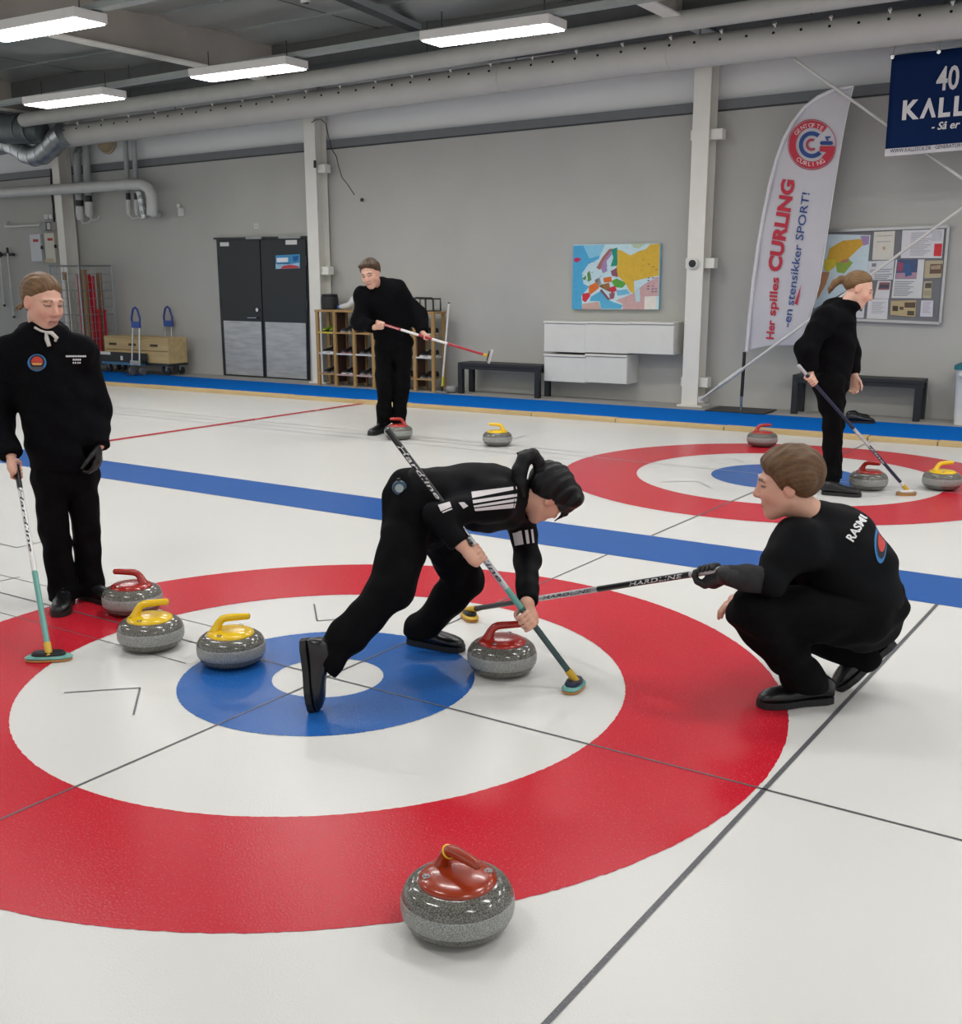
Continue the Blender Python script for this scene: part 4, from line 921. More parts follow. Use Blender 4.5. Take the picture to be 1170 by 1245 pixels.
upright_board(109, 113.2, 334, 430, .55, M_REDB, 'red_board', 'tall red board left of its twin in the cage', 'board')
upright_board(113.8, 118, 336, 430, .53, M_REDB, 'red_board', 'tall red board right of its twin in the cage', 'board')
upright_board(110, 117.2, 377, 430, .60, M_REDB, 'red_board', 'leftmost of the short red boards in the cage', 'board')
upright_board(117.8, 125, 376, 430, .55, M_REDB, 'red_board', 'middle one of the short red boards in the cage', 'board')
upright_board(122.5, 125, 332, 430, .33, M_BROWN, 'timber_plank', 'slim pale lath leaning at the cage back', 'plank')
upright_board(125.4, 132, 377, 430, .45, M_REDB, 'red_board', 'short red board closest to the timber crate', 'board')
upright_board(79.5, 84.5, 341, 430, .68, M_WHITE, 'foam_sheet', 'white sheet standing in the cage behind the standing person', 'sheet')
upright_board(77, 88, 331, 430, .60, M_CARTON, 'carton_box', 'flat brown carton standing at the cage back', 'carton', .05)
# ---- long timber crate on a platform dolly
(a_, _), (b_, _) = WL(126.5, 440, .62), WL(194, 441, .62)
t = wempty('platform_dolly', (a_+b_)/2, .45, .0085, 'low blue platform dolly under the long crate', 'dolly'); w_ = b_-a_
M_DBLUE = mat('dolly_blue', '4a86a8', .45); BOX('platform', -w_/2, w_/2+.25, -.2, .22, .15, .19, mat('dolly_deck', '2b2f33', .6), t); BOX('edge_rail', -w_/2, w_/2*.55, -.225, -.202, .14, .20, M_DBLUE, t, .003)
for x in (-w_/2+.1, w_/2+.15):
    for y in (-.14, .16):
        MB().cyl((x, y-.018, .065), (x, y+.018, .065), .065, 18).build('castor', M_BLACK, t, 40); BOX('castor_fork', x-.02, x+.02, y-.026, y+.026, .07, .15, M_CHROME, t)
t2 = wempty('timber_crate', (a_+b_)/2+.1, .45, .199, 'long pale timber crate with black straps on the dolly', 'crate')
for k in range(2): BOX('crate_plank', -w_/2, w_/2+.14, -.2, -.18, .003+k*.2, .195+k*.2, M_PINE2 if 'M_PINE2' in globals() else M_WOOD, t2, .004)
for k in range(3): BOX('crate_plank', -w_/2, w_/2+.14, -.2+k*.134, -.07+k*.134, .40, .42, M_WOOD, t2, .004)
BOX('crate_end', w_/2+.141, w_/2+.16, -.2, .2, .003, .42, M_WOOD, t2, .004); BOX('crate_end', -w_/2-.02, -w_/2-.001, -.2, .2, .003, .42, M_WOOD, t2, .004); BOX('crate_back', -w_/2, w_/2+.14, .18, .2, .003, .40, M_WOOD, t2)
for x in (-w_*.35, w_*.0, w_*.38): BOX('stencil_mark', x-.1, x+.08, -.203, -.2005, .27, .31, mat('stencil', '4a3a28', .8), t2)
t3 = wempty('flat_screen', (a_+b_)/2-.12, .71, .2, 'flat black screen leaning against the timber crate', 'screen'); BOX('panel_board', -w_/2, w_*.45, -.0, .012, 0, .16, M_BLACK, t3); BOX('label_tag', -w_*.02, w_*.02, -.004, -.0005, .03, .1, M_WHITE, t3); BOX('panel_edge', -w_/2, -w_*.2, -.004, -.0005, .11, .16, M_WHITE, t3)
# ---- hand trucks
def hand_truck(u0, v0, u1, v1, d, label, low):
    (x0, z0), (x1, z1) = WL(u0, v0, d), WL(u1, v1, d); 
    t = wempty('hand_truck', x1, d, .0085, label, 'hand truck', 'hand trucks with blue handles'); xt = x0-x1; yt = .0
    hb = z0-.30
    MB().tube([(xt-.08, .06, hb), (xt-.10, .06, hb+.12), (xt-.05, .06, z0-.03), (xt, .06, z0), (xt+.05, .06, z0-.03), (xt+.10, .06, hb+.12), (xt+.08, .06, hb)], .017, 10).build('handle_loop', mat('truck_blue', '26408c', .45), t, 40)
    BOX('handle_bridge', xt-.10, xt+.10, .04, .08, hb-.03, hb+.07, mat('truck_blue2', '2a4da0', .45), t, .01)
    for k in (-1, 1): MB().tube([(xt+.075*k, .06, hb), (.09*k, 0, .16)], .013, 8).build('rail_tube', M_CHROME, t, 40); MB().cyl((.13*k-.02, .03, .062), (.13*k+.02, .03, .062), .062, 20).build('wheel', mat('tyre', '5a5c5e', .5), t, 40)
    MB().bar((-.12, 0, .2), (.12, 0, .2), .02, .07).build('cross_bar', M_CHROME, t); MB().box(-.13, .13, -.16, .0, .012, .02).build('toe_plate', M_CHROME, t)
hand_truck(160.5, 374.5, 165.5, 449, .80, 'hand truck with blue handle in front of the timber crate', 0)
hand_truck(200, 373.5, 206, 446, .16, 'hand truck with blue handle behind the timber crate', 0)
# ---- dark shoes left on the carpet behind the girl with the ponytail
for k, (u, v, r_) in enumerate(((1030, 511, 15), (1031, 514, -10))):
    g = GR(u, v, .008); shoe(None, (g[0], g[1], .0085), (0, 0, math.radians(IR+r_)), top=(f'{"rear" if k==0 else "front"} black shoe left on the blue carpet', 'shoes left on the carpet'), sc=1.02)
# ================================================================ PEOPLE: implicit-surface sculpting
FH = FW*np.array([1, 1, 0]); FH /= np.linalg.norm(FH); RH = np.array([FH[1], -FH[0], 0.])
def Q(u, v, q):
    """pixel -> point at horizontal distance q in front of the camera"""
    r = ray(u, v); return CAM+r*(q/(r@FH))
def V(r, u, a): w = RH*r+EZ*u+FH*a; return w/np.linalg.norm(w)
def nrm(a): a = np.asarray(a, float); return a/np.linalg.norm(a)
class Vol:
    def __init__(s, lo, hi, h):
        s.lo = np.array(lo, float); s.h = h; n = np.ceil((np.array(hi)-s.lo)/h).astype(int)+1
        s.n = n; s.F = np.full(n, .06, np.float32); s.ax = [s.lo[i]+h*np.arange(n[i]) for i in range(3)]
    def sl(s, lo, hi):
        a = np.clip(np.floor((lo-s.lo)/s.h).astype(int), 0, s.n); b = np.clip(np.ceil((hi-s.lo)/s.h).astype(int)+1, 0, s.n)
        return tuple(slice(a[i], b[i]) for i in range(3))
    def pts(s, sl): return s.ax[0][sl[0]][:, None, None], s.ax[1][sl[1]][None, :, None], s.ax[2][sl[2]][None, None, :]
    def put(s, fn, lo, hi, k, sub=False):
        sl = s.sl(np.asarray(lo)-.02-k, np.asarray(hi)+.02+k); X = s.pts(sl)
        if 0 in (X[0].size, X[1].size, X[2].size): return
        d = fn(*X); f = s.F[sl]
        if sub: a, b = -f, d
        else: a, b = f, d
        if k > 0:
            h = np.clip(.5+.5*(b-a)/k, 0, 1); r = b*(1-h)+a*h-k*h*(1-h)
        else: r = np.minimum(a, b)
        s.F[sl] = (-r if sub else r)
    def cap(s, a, b, ra, rb=None, k=.02, flat=None, sub=False):
        a = np.asarray(a, float); b = np.asarray(b, float); rb = ra if rb is None else rb; m = max(ra, rb)
        if flat is not None: fd, ff = nrm(flat[0]), flat[1]; m *= max(1, 1/ff)
        ba = b-a; bb = max(ba@ba, 1e-9)
        def fn(X, Y, Z):
            x, y, z = X-a[0], Y-a[1], Z-a[2]; t = np.clip((x*ba[0]+y*ba[1]+z*ba[2])/bb, 0, 1)
            x, y, z = x-t*ba[0], y-t*ba[1], z-t*ba[2]; q = x*x+y*y+z*z
            if flat is not None: c = x*fd[0]+y*fd[1]+z*fd[2]; q = q+c*c*(ff*ff-1)
            return np.sqrt(q)-(ra+t*(rb-ra))
        s.put(fn, np.minimum(a, b)-m, np.maximum(a, b)+m, k, sub)
    def chain(s, P, R, k=.02, flat=None):
        for i in range(len(P)-1): s.cap(P[i], P[i+1], R[i], R[i+1], k, flat)
    def ell(s, c, rad, M=None, k=.02, sub=False):
        c = np.asarray(c, float); r = np.asarray(rad, float); M = np.eye(3) if M is None else np.asarray(M, float); e = np.sqrt((M.T**2*(r**2)[None]).sum(1)) if M is not None else r
        e = np.sqrt(((M.T*r[None])**2).sum(1))
        def fn(X, Y, Z):
            x, y, z = X-c[0], Y-c[1], Z-c[2]; p = [M[i, 0]*x+M[i, 1]*y+M[i, 2]*z for i in range(3)]
            k0 = np.sqrt((p[0]/r[0])**2+(p[1]/r[1])**2+(p[2]/r[2])**2); k1 = np.sqrt((p[0]/r[0]**2)**2+(p[1]/r[1]**2)**2+(p[2]/r[2]**2)**2)
            return k0*(k0-1)/np.maximum(k1, 1e-6)
        s.put(fn, c-e, c+e, k, sub)
    def cut(s, p, n, k=.004):
        """remove everything on the side n points to"""
        p = np.asarray(p, float); n = nrm(n); X = s.pts((slice(None),)*3); d = (X[0]-p[0])*n[0]+(X[1]-p[1])*n[1]+(X[2]-p[2])*n[2]
        s.F = np.maximum(s.F, d.astype(np.float32))
    def cut_local(s, p, n, rad):
        """plane cut limited to a ball (cuffs, hems)"""
        p = np.asarray(p, float); n = nrm(n); sl = s.sl(p-rad, p+rad); X = s.pts(sl)
        d = (X[0]-p[0])*n[0]+(X[1]-p[1])*n[1]+(X[2]-p[2])*n[2]; rr = np.sqrt((X[0]-p[0])**2+(X[1]-p[1])**2+(X[2]-p[2])**2)
        s.F[sl] = np.where((rr < rad), np.maximum(s.F[sl], d), s.F[sl])
    def folds(s, amp, scale, seed=0, c=None, rad=None):
        """soft cloth creases: warped sine noise on the distance field"""
        r = np.random.default_rng(seed); X, Y, Z = s.pts((slice(None),)*3); f = 0
        for i in range(4):
            w = nrm(r.normal(size=3))*scale*(1+.5*i); ph = r.uniform(0, 6.28)
            f = f+np.sin(X*w[0]+Y*w[1]+Z*w[2]+ph+1.3*np.sin(X*w[1]*.6-Z*w[0]*.7+ph))/(1+.4*i)
        f = f*amp*.5
        if c is not None: f = f*np.exp(-((X-c[0])**2+(Y-c[1])**2+(Z-c[2])**2)/(rad*rad))
        s.F = s.F+f.astype(np.float32)
    def mesh(s):
        F = s.F; F[0] = F[-1] = .05; F[:, 0] = F[:, -1] = .05; F[:, :, 0] = F[:, :, -1] = .05
        neg = F < 0; n = np.array(F.shape)-1
        cnt = np.zeros(n, np.int8)
        for i in (0, 1):
            for j in (0, 1):
                for k in (0, 1): cnt += neg[i:n[0]+i, j:n[1]+j, k:n[2]+k]
        act = np.argwhere((cnt > 0) & (cnt < 8))
        idx = -np.ones(n, np.int64); idx[tuple(act.T)] = np.arange(len(act))
        C = [(i, j, k) for i in (0, 1) for j in (0, 1) for k in (0, 1)]
        val = {c: F[act[:, 0]+c[0], act[:, 1]+c[1], act[:, 2]+c[2]].astype(np.float64) for c in C}
        acc = np.zeros((len(act), 3)); num = np.zeros(len(act))
        for a in C:
            for d in range(3):
                if a[d]: continue
                b = list(a); b[d] = 1; b = tuple(b); va, vb = val[a], val[b]; m = (va < 0) != (vb < 0)
                t = np.where(m, va/np.where(m, va-vb, 1), 0); p = np.array(a, float)[None]+np.zeros((len(act), 3)); p[:, d] += t
                acc += p*m[:, None]; num += m
        v = s.lo+(act+acc/num[:, None])*s.h
        quads = []
        for d in range(3):
            o = [1, 1, 1]; e = (d+1) % 3, (d+2) % 3
            A = neg.take(range(0, F.shape[d]-1), d); B = neg.take(range(1, F.shape[d]), d); ch = np.argwhere(A != B)
            ok = (ch[:, e[0]] > 0) & (ch[:, e[1]] > 0) & (ch[:, e[0]] < n[e[0]]) & (ch[:, e[1]] < n[e[1]]); ch = ch[ok]
            sgn = A[tuple(ch.T)]
            def ci(da, db): q = ch.copy(); q[:, e[0]] -= da; q[:, e[1]] -= db; return idx[tuple(q.T)]
            qd = np.stack([ci(1, 1), ci(0, 1), ci(0, 0), ci(1, 0)], 1); qd[~sgn] = qd[~sgn][:, ::-1]; quads.append(qd)
        qd = np.concatenate(quads); return v, qd[(qd >= 0).all(1)]
def vol_obj(vol, name, m, origin, parent=None, colfn=None, smooth=1):
    v, q = vol.mesh()
    if smooth:   # light Laplacian pass keeps fingers but removes grid ripple
        for _ in range(smooth):
            acc = np.zeros_like(v); num = np.zeros(len(v))
            for i in range(4):
                a, b = q[:, i], q[:, (i+1) % 4]
                np.add.at(acc, a, v[b]); np.add.at(num, a, 1)
            v = v*.5+.5*acc/np.maximum(num, 1)[:, None]
    me = bpy.data.meshes.new(name); me.vertices.add(len(v)); me.vertices.foreach_set('co', (v-origin).astype(np.float32).ravel())
    me.loops.add(q.size); me.loops.foreach_set('vertex_index', q.astype(np.int32).ravel())
    me.polygons.add(len(q)); me.polygons.foreach_set('loop_start', np.arange(0, q.size, 4, dtype=np.int32)); me.polygons.foreach_set('loop_total', np.full(len(q), 4, np.int32))
    me.update(calc_edges=True); me.validate(); me.shade_smooth()
    if colfn is not None:
        c = np.ones((len(v), 4), np.float32); c[:, :3] = colfn(v); at = me.color_attributes.new('Col', 'FLOAT_COLOR', 'POINT'); at.data.foreach_set('color', c.ravel())
    o = link(name, me, m, parent)
    if parent is None: o.location = origin
    o['_world'] = 1; del o['_world']
    WMESH[o.name] = (v, q)
    return o
WMESH = {}
# ---------------------------------------------------------------- anatomy
class Head:
    def __init__(s, c, f, up, sc=1.):
        s.c = np.asarray(c, float); s.f = nrm(f); s.r = nrm(np.cross(s.f, up)); s.u = np.cross(s.r, s.f); s.sc = sc; s.M = np.stack([s.r, s.f, s.u])
    def p(s, x, y, z): return s.c+(s.r*x+s.f*y+s.u*z)*s.sc
    def inv(s, v): return (v-s.c)@s.M.T/s.sc
    def sculpt(s, vol, female=True):
        c, S_ = s.p, s.sc
        E = lambda x, y, z, a, b, d, k=.02, sub=False: vol.ell(c(x, y, z), np.array((a, b, d))*S_, s.M, k*S_, sub)
        L = lambda a, b, r0, r1, k=.012: vol.cap(c(*a), c(*b), r0*S_, r1*S_, k*S_)
        E(0, -.015, .032, .073, .092, .080, .01)
        E(0, .025, -.03, .060, .066, .080, .03)
        L((0, .055, -.088), (0, .066, -.098), .022, .017, .03)
        for k in (-1, 1):
            jw = .041 if female else .050; L((jw*k, .005, -.05), (.020*k, .055, -.092), .018, .015, .03)
            E(.036*k, .060, -.025, .022, .022, .022, .03)
            E(.031*k, .098, .008, .018, .014, .011, .012, True)
            E(.031*k, .076, .007, .0125, .0125, .0115, .004)
            L((.012*k, .086, .026), (.045*k, .070, .026), .009, .008, .014)
            E(.0735*k, -.004, -.004, .010, .021, .032, .008); E(.082*k, .002, .002, .006, .010, .016, .005, True)
            E(.0115*k, .094, -.030, .0085, .0095, .007, .005)
        L((0, .085, .018), (0, .105, -.024), .0085, .0120, .010)
        L((-.018, .083, -.058), (.018, .083, -.058), .007, .007, .008); L((-.016, .084, -.068), (.016, .084, -.068), .008, .008, .006)
        L((-.02, .094, -.063), (.02, .094, -.063), .001, .001, 0) if False else None
    def colours(s, base, lip, brow, blush=.5, eye=.5):
        base, lip, brow = (np.array(lin(x)) for x in (base, lip, brow)); red = base*np.array((1.06, .78, .74))
        def fn(v):
            p = s.inv(v); col = np.repeat(base[None], len(v), 0)
            def g(x, y, z, r): return np.exp(-((np.abs(p[:, 0])-x)**2+(p[:, 1]-y)**2+(p[:, 2]-z)**2)/(r*r))
            w = np.clip(g(.045, .062, -.03, .03)*blush+g(0, .11, -.02, .018)*blush*.8+g(.078, -.004, -.004, .03)*.5, 0, 1)[:, None]; col = col*(1-w)+red*w
            inh = (p[:, 1] > .05)
            m = inh & (np.abs(p[:, 2]+.063) < .0078-.14*np.abs(p[:, 0])**1.2) & (np.abs(p[:, 0]) < .024); col[m] = lip
            m = inh & (np.abs(p[:, 2]+.0632) < .0022) & (np.abs(p[:, 0]) < .023); col[m] = lip*.45
            yb = .030-.35*np.maximum(np.abs(p[:, 0])-.03, 0)
            m = inh & (np.abs(p[:, 2]-yb) < .0045) & (np.abs(p[:, 0]) > .013) & (np.abs(p[:, 0]) < .05); col[m] = brow
            ex = np.abs(p[:, 0])-.031; ez = p[:, 2]-.005
            m = inh & ((ex/.0135)**2+(ez/(.0055*eye))**2 < 1); col[m] = np.array((.34, .31, .29))  # eye whites painted down to a skin-shadow tone, shade put into the colour
            m = inh & ((ex/.0055)**2+(ez/(.0058*eye))**2 < 1); col[m] = np.array((.03, .025, .02))
            m = inh & (np.abs(ex) < .015) & (np.abs(ez-.0050*eye+.09*ex*ex/.015) < .0027); col[m] = brow*.35
            return col
        return fn
    def hair_cap(s, vol, thick=.014, line=None, fringe=0., soft=.04):
        """hair mass that thins out to nothing at the hairline (z threshold along the head, by y)"""
        c, S_ = s.p, s.sc
        vol.ell(c(0, -.017, .034), np.array((.073+thick, .092+thick, .080+thick))*S_, s.M, .001)
        if fringe:
            for x in (-.04, 0, .04): vol.ell(c(x, .060, .088), np.array((.036, .034, .026))*S_*fringe, s.M, .025)
        ys, zs_ = line or ((-.12, -.06, -.02, .012, .04, .07, .12), (-.075, -.07, -.045, .005, .045, .075, .09))
        X, Y, Z = vol.pts((slice(None),)*3); x, y, z = X-s.c[0], Y-s.c[1], Z-s.c[2]
        l = [(s.M[i, 0]*x+s.M[i, 1]*y+s.M[i, 2]*z)/S_ for i in range(3)]
        g = l[2]-np.interp(l[1], ys, zs_)-.004*np.sin(55*l[0]+20*l[1]); t = np.clip(g/soft, 0, 1)**.6
        vol.F = np.maximum(vol.F+((thick+.006)*S_*(1-t)).astype(np.float32), (-g*S_*.8-.004).astype(np.float32))
        return l
def hair_col(HD, base, amp=.3, tip=None):
    base = np.array(lin(base))
    def fn(v):
        p = HD.inv(v); a = np.arctan2(p[:, 0], p[:, 2]+.01)
        s_ = np.sin(34*a+3*np.sin(22*p[:, 1]))+.7*np.sin(83*a+5*np.sin(31*p[:, 1]+4*a))+.6*np.sin(150*p[:, 0]+60*p[:, 2])
        return np.clip(base[None]*(1+amp*.55*s_)[:, None], .002, 1)
    return fn
def strands(vol, l, amp=.0022, fr=210., along=1):
    x, y, z = l
    vol.F = vol.F+(amp*(np.sin(fr*x+9*np.sin(14*y+5*z))+.6*np.sin(fr*.61*x+31*z+7*np.sin(20*y)))).astype(np.float32)
def grip(vol, c, ax, wr, rs=.0135, side=1, sc=1., thumb=1):
    """hand closed round a shaft: fingers wrap, thumb closes from the other side"""
    c = np.asarray(c, float); ax = nrm(ax); w = (np.asarray(wr)-c); w = nrm(w-ax*(w@ax)); b = np.cross(ax, w)*side
    R = rs+.0085*sc
    def pt(a, o, rr=R): a = math.radians(a); return c+ax*o+w*rr*math.cos(a)+b*rr*math.sin(a)
    kn = [.031, .0105, -.0105, -.030]
    vol.cap(c+w*(R+.012)+ax*.026*sc, c+w*(R+.012)-ax*.026*sc, .0165*sc, .0155*sc, .012)
    vol.cap(c+w*(R+.016), wr, .026*sc, .024*sc, .02, flat=(b, 1.35))
    for i, o in enumerate(kn):
        o *= sc; r = (.0092, .0096, .0092, .0082)[i]*sc
        P = [pt(8, o, R+.014), pt(62, o, R+.006), pt(122, o*1.02, R+.001), pt(180, o*1.04, R), pt(228, o*1.03, R)]
        vol.chain(P, [r*1.1, r*1.08, r, r*.95, r*.82], .003)
    T = [c+w*(R+.022)+ax*.03*thumb*sc-b*.012, pt(-48, .046*thumb*sc, R+.008), pt(-98, .047*thumb*sc, R+.001), pt(-140, .044*thumb*sc, R)]
    vol.chain(T, [.0125*sc, .0112*sc, .0098*sc, .0082*sc], .005)
def relaxed(vol, wr, d, n, t, sc=1., curl=1.):
    """hanging hand: d along the hand, n towards the palm side, t towards the thumb"""
    d, n, t = nrm(d), nrm(n), nrm(t); wr = np.asarray(wr, float)
    vol.cap(wr, wr+d*.075*sc, .028*sc, .037*sc, .015, flat=(n, 2.1))
    for i, (o, l) in enumerate(((.028, .95), (.0095, 1.06), (-.0095, 1.), (-.027, .8))):
        p = wr+d*.085*sc+t*o*sc; r = (.0092, .0096, .0092, .0082)[i]*sc; P = [p]; a = 12*curl
        for ln in (.042, .028, .022): q = d*math.cos(math.radians(a))+n*math.sin(math.radians(a)); p = p+q*ln*l*sc; P.append(p); a += 32*curl
        vol.chain(P, [r*1.1, r*1.03, r*.95, r*.8], .004)
    p = wr+d*.028*sc+t*.026*sc; P = [p, p+(d*.7+t*.55+n*.25)*.036*sc, p+(d*.95+t*.62+n*.42)*.058*sc, p+(d*1.25+t*.62+n*.6)*.068*sc]
    vol.chain(P, [.0135*sc, .0115*sc, .0098*sc, .0082*sc], .008)
# ---------------------------------------------------------------- clothing print: pixel outline -> lies on the garment
def project(o, uv, off=.003):
    v, q = WMESH[o.name]
    if o.name not in BVH: BVH[o.name] = BVHTree.FromPolygons([tuple(x) for x in v], [tuple(map(int, x)) for x in q])
    d = ray(*uv); d = d/np.linalg.norm(d); h = BVH[o.name].ray_cast(Vector(CAM), Vector(d))
    if h[0] is None: h = BVH[o.name].find_nearest(Vector(CAM+d*float((np.mean(v, 0)-CAM)@d)))
    return np.array(h[0])-d*off
BVH = {}
def decal_quad(o, quad, m, name, n=(8, 4), off=.003):
    """grid patch between four pixel corners TL TR BR BL laid on the garment, child of it"""
    a, b, c, d = [np.array(x, float) for x in quad]; vs = []; org = np.array(rootloc(o))
    for j in range(n[1]+1):
        for i in range(n[0]+1):
            x, y = i/n[0], j/n[1]; uv = (a*(1-x)+b*x)*(1-y)+(d*(1-x)+c*x)*y; vs.append(project(o, uv, off)-org)
    w = n[0]+1
    return MB().add(vs, [(j*w+i, j*w+i+1, (j+1)*w+i+1, (j+1)*w+i) for j in range(n[1]) for i in range(n[0])]).build(name, m, o, 60)
def rootloc(o):
    while o.parent is not None: o = o.parent
    return o.location
def decal_text(o, txt, p0, p1, h, m, name='lettering', off=.004, **k):
    p0 = np.array(p0, float); p1 = np.array(p1, float); d = p1-p0; L = np.linalg.norm(d); d /= L; n = np.array([d[1], -d[0]]); org = np.array(rootloc(o))
    return text_to(txt, lambda x, y: tuple(project(o, p0+d*x+n*y*h/.7, off)-org), name, m, o, size=1., fit=L, **k)
def decal_disc(o, c, rx, ry, m, name, r0=0., off=.003, n=28, a0=0, a1=360):
    org = np.array(rootloc(o)); vs = []; rr = np.linspace(r0, 1, 4)
    for i in range(n+1):
        a = math.radians(a0+(a1-a0)*i/n)
        for r in rr: vs.append(project(o, (c[0]+rx*r*math.cos(a), c[1]-ry*r*math.sin(a)), off)-org)
    return MB().add(vs, [(i*4+j, i*4+j+1, (i+1)*4+j+1, (i+1)*4+j) for i in range(n) for j in range(3)]).build(name, m, o, 60)
# ---------------------------------------------------------------- brooms
M_PAD = mat('orange_pad', 'c98a4a', .7); M_HEADB = mat('broom_head_black', '15181c', .4); M_TEAL = mat('broom_teal', '5f9c92', .35); M_TEALD = mat('broom_dark_teal', '274a48', .35, var=.25, scale=40)
M_SIL = mat('broom_silver', 'b4b5b8', .3, .3); M_BLK = mat('broom_black', '0e0f12', .35); M_SHR = mat('broom_red', 'a01c2c', .35); M_SHWH = mat('broom_white', 'd8d6d4', .35); M_NAVYS = mat('broom_navy', '141b3a', .35)
M_YEL = mat('broom_yellow', 'c9a227', .4)
def broom(head, top, segs, label, hdir, head_m=M_HEADB, pad_m=M_PAD, rim_m=M_TEAL, texts=(), tilt=None, r=.0125, hl=.20, hw=.075, nrm_up=None):
    head, top = np.asarray(head, float), np.asarray(top, float); ax = nrm(top-head); org = np.array((head[0], head[1], 0.))
    t = empty('curling_broom', org, 0, label, 'broom', 'curling brooms in hands')
    up = nrm(nrm_up) if nrm_up is not None else EZ; hd = nrm(np.asarray(hdir)-up*(np.asarray(hdir)@up)); sd = np.cross(up, hd); h0 = head-org
    L = np.linalg.norm(top-head); neck = h0+up*.045
    def pos(k): return neck+(top-org-neck)*k
    for a, b, m in segs: MB().tube([pos(a), pos(b)], r, 14).build('shaft_section', m, t, 40)
    MB().cyl(pos(0)-ax*.03, pos(.035), r*1.25, 12).build('ferrule', M_YEL, t, 40)
    def plate(l, w, z0, z1, m, nm, p=2.6):
        n = 32; lo = []
        for k in range(n): a = 2*math.pi*k/n; lo.append((math.copysign(abs(math.cos(a))**(2/p), math.cos(a))*l/2, math.copysign(abs(math.sin(a))**(2/p), math.sin(a))*w/2))
        f = lambda x, y, z: h0+hd*x+sd*y+up*z
        vs = [f(x, y, z0) for x, y in lo]+[f(x*.96, y*.94, (z0+z1)/2+.002) for x, y in lo]+[f(x*.85, y*.8, z1) for x, y in lo]
        vs = [f(x*.97, y*.95, z0) for x, y in lo]+[f(x, y, z0*.6+z1*.4) for x, y in lo]+[f(x*.9, y*.84, z1) for x, y in lo]
        MB().add(vs, [(i*n+k, i*n+(k+1) % n, (i+1)*n+(k+1) % n, (i+1)*n+k) for i in range(2) for k in range(n)]+[tuple(range(n))[::-1], tuple(2*n+k for k in range(n))]).build(nm, m, t, 50)
    plate(hl*.98, hw*.98, .003, .013, pad_m, 'brush_pad'); plate(hl, hw, .0131, .026, rim_m, 'head_rim'); plate(hl*.72, hw*.8, .0262, .042, head_m, 'head_block')
    for (txt, k0, k1, m, sc_) in texts:
        # lettering bent round the shaft, facing the camera
        c0 = pos((k0+k1)/2)+org; vw = nrm(CAM-c0); sdv = nrm(np.cross(vw, ax)); fr = np.cross(ax, sdv)
        a_, b_ = pos(k0), pos(k1); dl = np.linalg.norm(b_-a_); dd = (b_-a_)/dl; sv = np.cross(vw, dd); sv = nrm(sv); fv = nrm(np.cross(dd, sv))
        def f(x, y): an = (y-.35)*sc_; return tuple(a_+dd*x+(fv*math.cos(an)+sv*math.sin(an))*(r+.0012))
        text_to(txt, f, 'lettering', m, t, size=1., fit=dl, shear=.2, bold=.01)
    return t
# ================================================================ THE FIVE PLAYERS
M_SKIN = mat('skin', 'ffffff', .5, var=.05, scale=40, vcol=True)
M_BLKCLOTH = mat('black_fleece', '08080b', .9, var=.25, scale=30, bump=.15, bscale=120, spec=.10)
M_PANTS = mat('black_trousers', '070709', .85, var=.25, scale=30, bump=.12, bscale=150, spec=.10)
M_JERSEY = mat('black_jersey', '08090c', .68, var=.2, scale=20, bump=.1, bscale=60, spec=.10)
M_GREY_SL = mat('charcoal_sleeve', '2a2a2c', .75, var=.15, scale=40, bump=.15, spec=.2)
M_GLOVE = mat('black_glove', '0b0b0d', .55, var=.2, scale=40, bump=.2)
M_HAIR = mat('hair', 'ffffff', .5, var=.2, scale=90, spec=.3, vcol=True); M_HAIRK = mat('hair_dark', 'ffffff', .5, var=.2, scale=90, spec=.28, vcol=True)

M_PRW = mat('print_white', 'c9c3c4', .7); M_PRWH = mat('print_bright_white', 'd8d8d8', .7); M_PRB = mat('print_blue', '2f6fa8', .7); M_PRR = mat('print_red', 'b8362c', .7); M_PRD = mat('print_dark', '14161c', .7); M_PRG = mat('print_grey', '4a4d52', .7); M_PRY = mat('print_orange', 'd08a4a', .7)
def bounds(P, m): P = np.array(P); return P.min(0)-m, P.max(0)+m
def solve_shaft(head, toppix, L, qlo, qhi, far=True):
    best = None
    for q in np.linspace(qlo, qhi, 400):
        T = Q(*toppix, q); e = abs(np.linalg.norm(T-head)-L)
        if best is None or e < best[0]: best = (e, q, T)
    return best[2]
def on_line(a, b, pix):
    """point of segment a-b seen nearest to a pixel"""
    k = np.linspace(0, 1, 300); P = a[None]+(b-a)[None]*k[:, None]; d = [np.hypot(*(np.array(PROJ(p))-pix)) for p in P]; return P[int(np.argmin(d))]
def mk(name, label, joints, hb, m_b=.14):
    lo, hi = bounds(joints, m_b); return Vol(lo, hi, hb)
def foot_obj(parent, org, heel, x, up, sc=1., ms=M_SOLE):
    x = nrm(x); up = nrm(np.asarray(up)-x*(np.asarray(up)@x)); y = np.cross(up, x); R_ = Matrix(((x[0], y[0], up[0]), (x[1], y[1], up[1]), (x[2], y[2], up[2])))
    return shoe(parent, Vector(np.asarray(heel)-org), R_.to_euler(), M_SHOE, ms, M_SHOE, sc)
def base_body(b, J, f):
    """slim continuous body under the clothes so that head, limbs and hands are one surface"""
    b.cap(J['pel'], J['chest'], .09, .10, .03); b.cap(J['chest'], J['neck'], .07, .055, .03); b.cap(J['shL'], J['shR'], .045, .045, .03)
    for s_ in 'LR':
        b.chain([J['sh'+s_], J['el'+s_], J['wr'+s_]], [.04, .034, .025], .02); b.chain([J['pel'], J['hip'+s_], J['kn'+s_], J['an'+s_]], [.08, .06, .045, .035], .02)
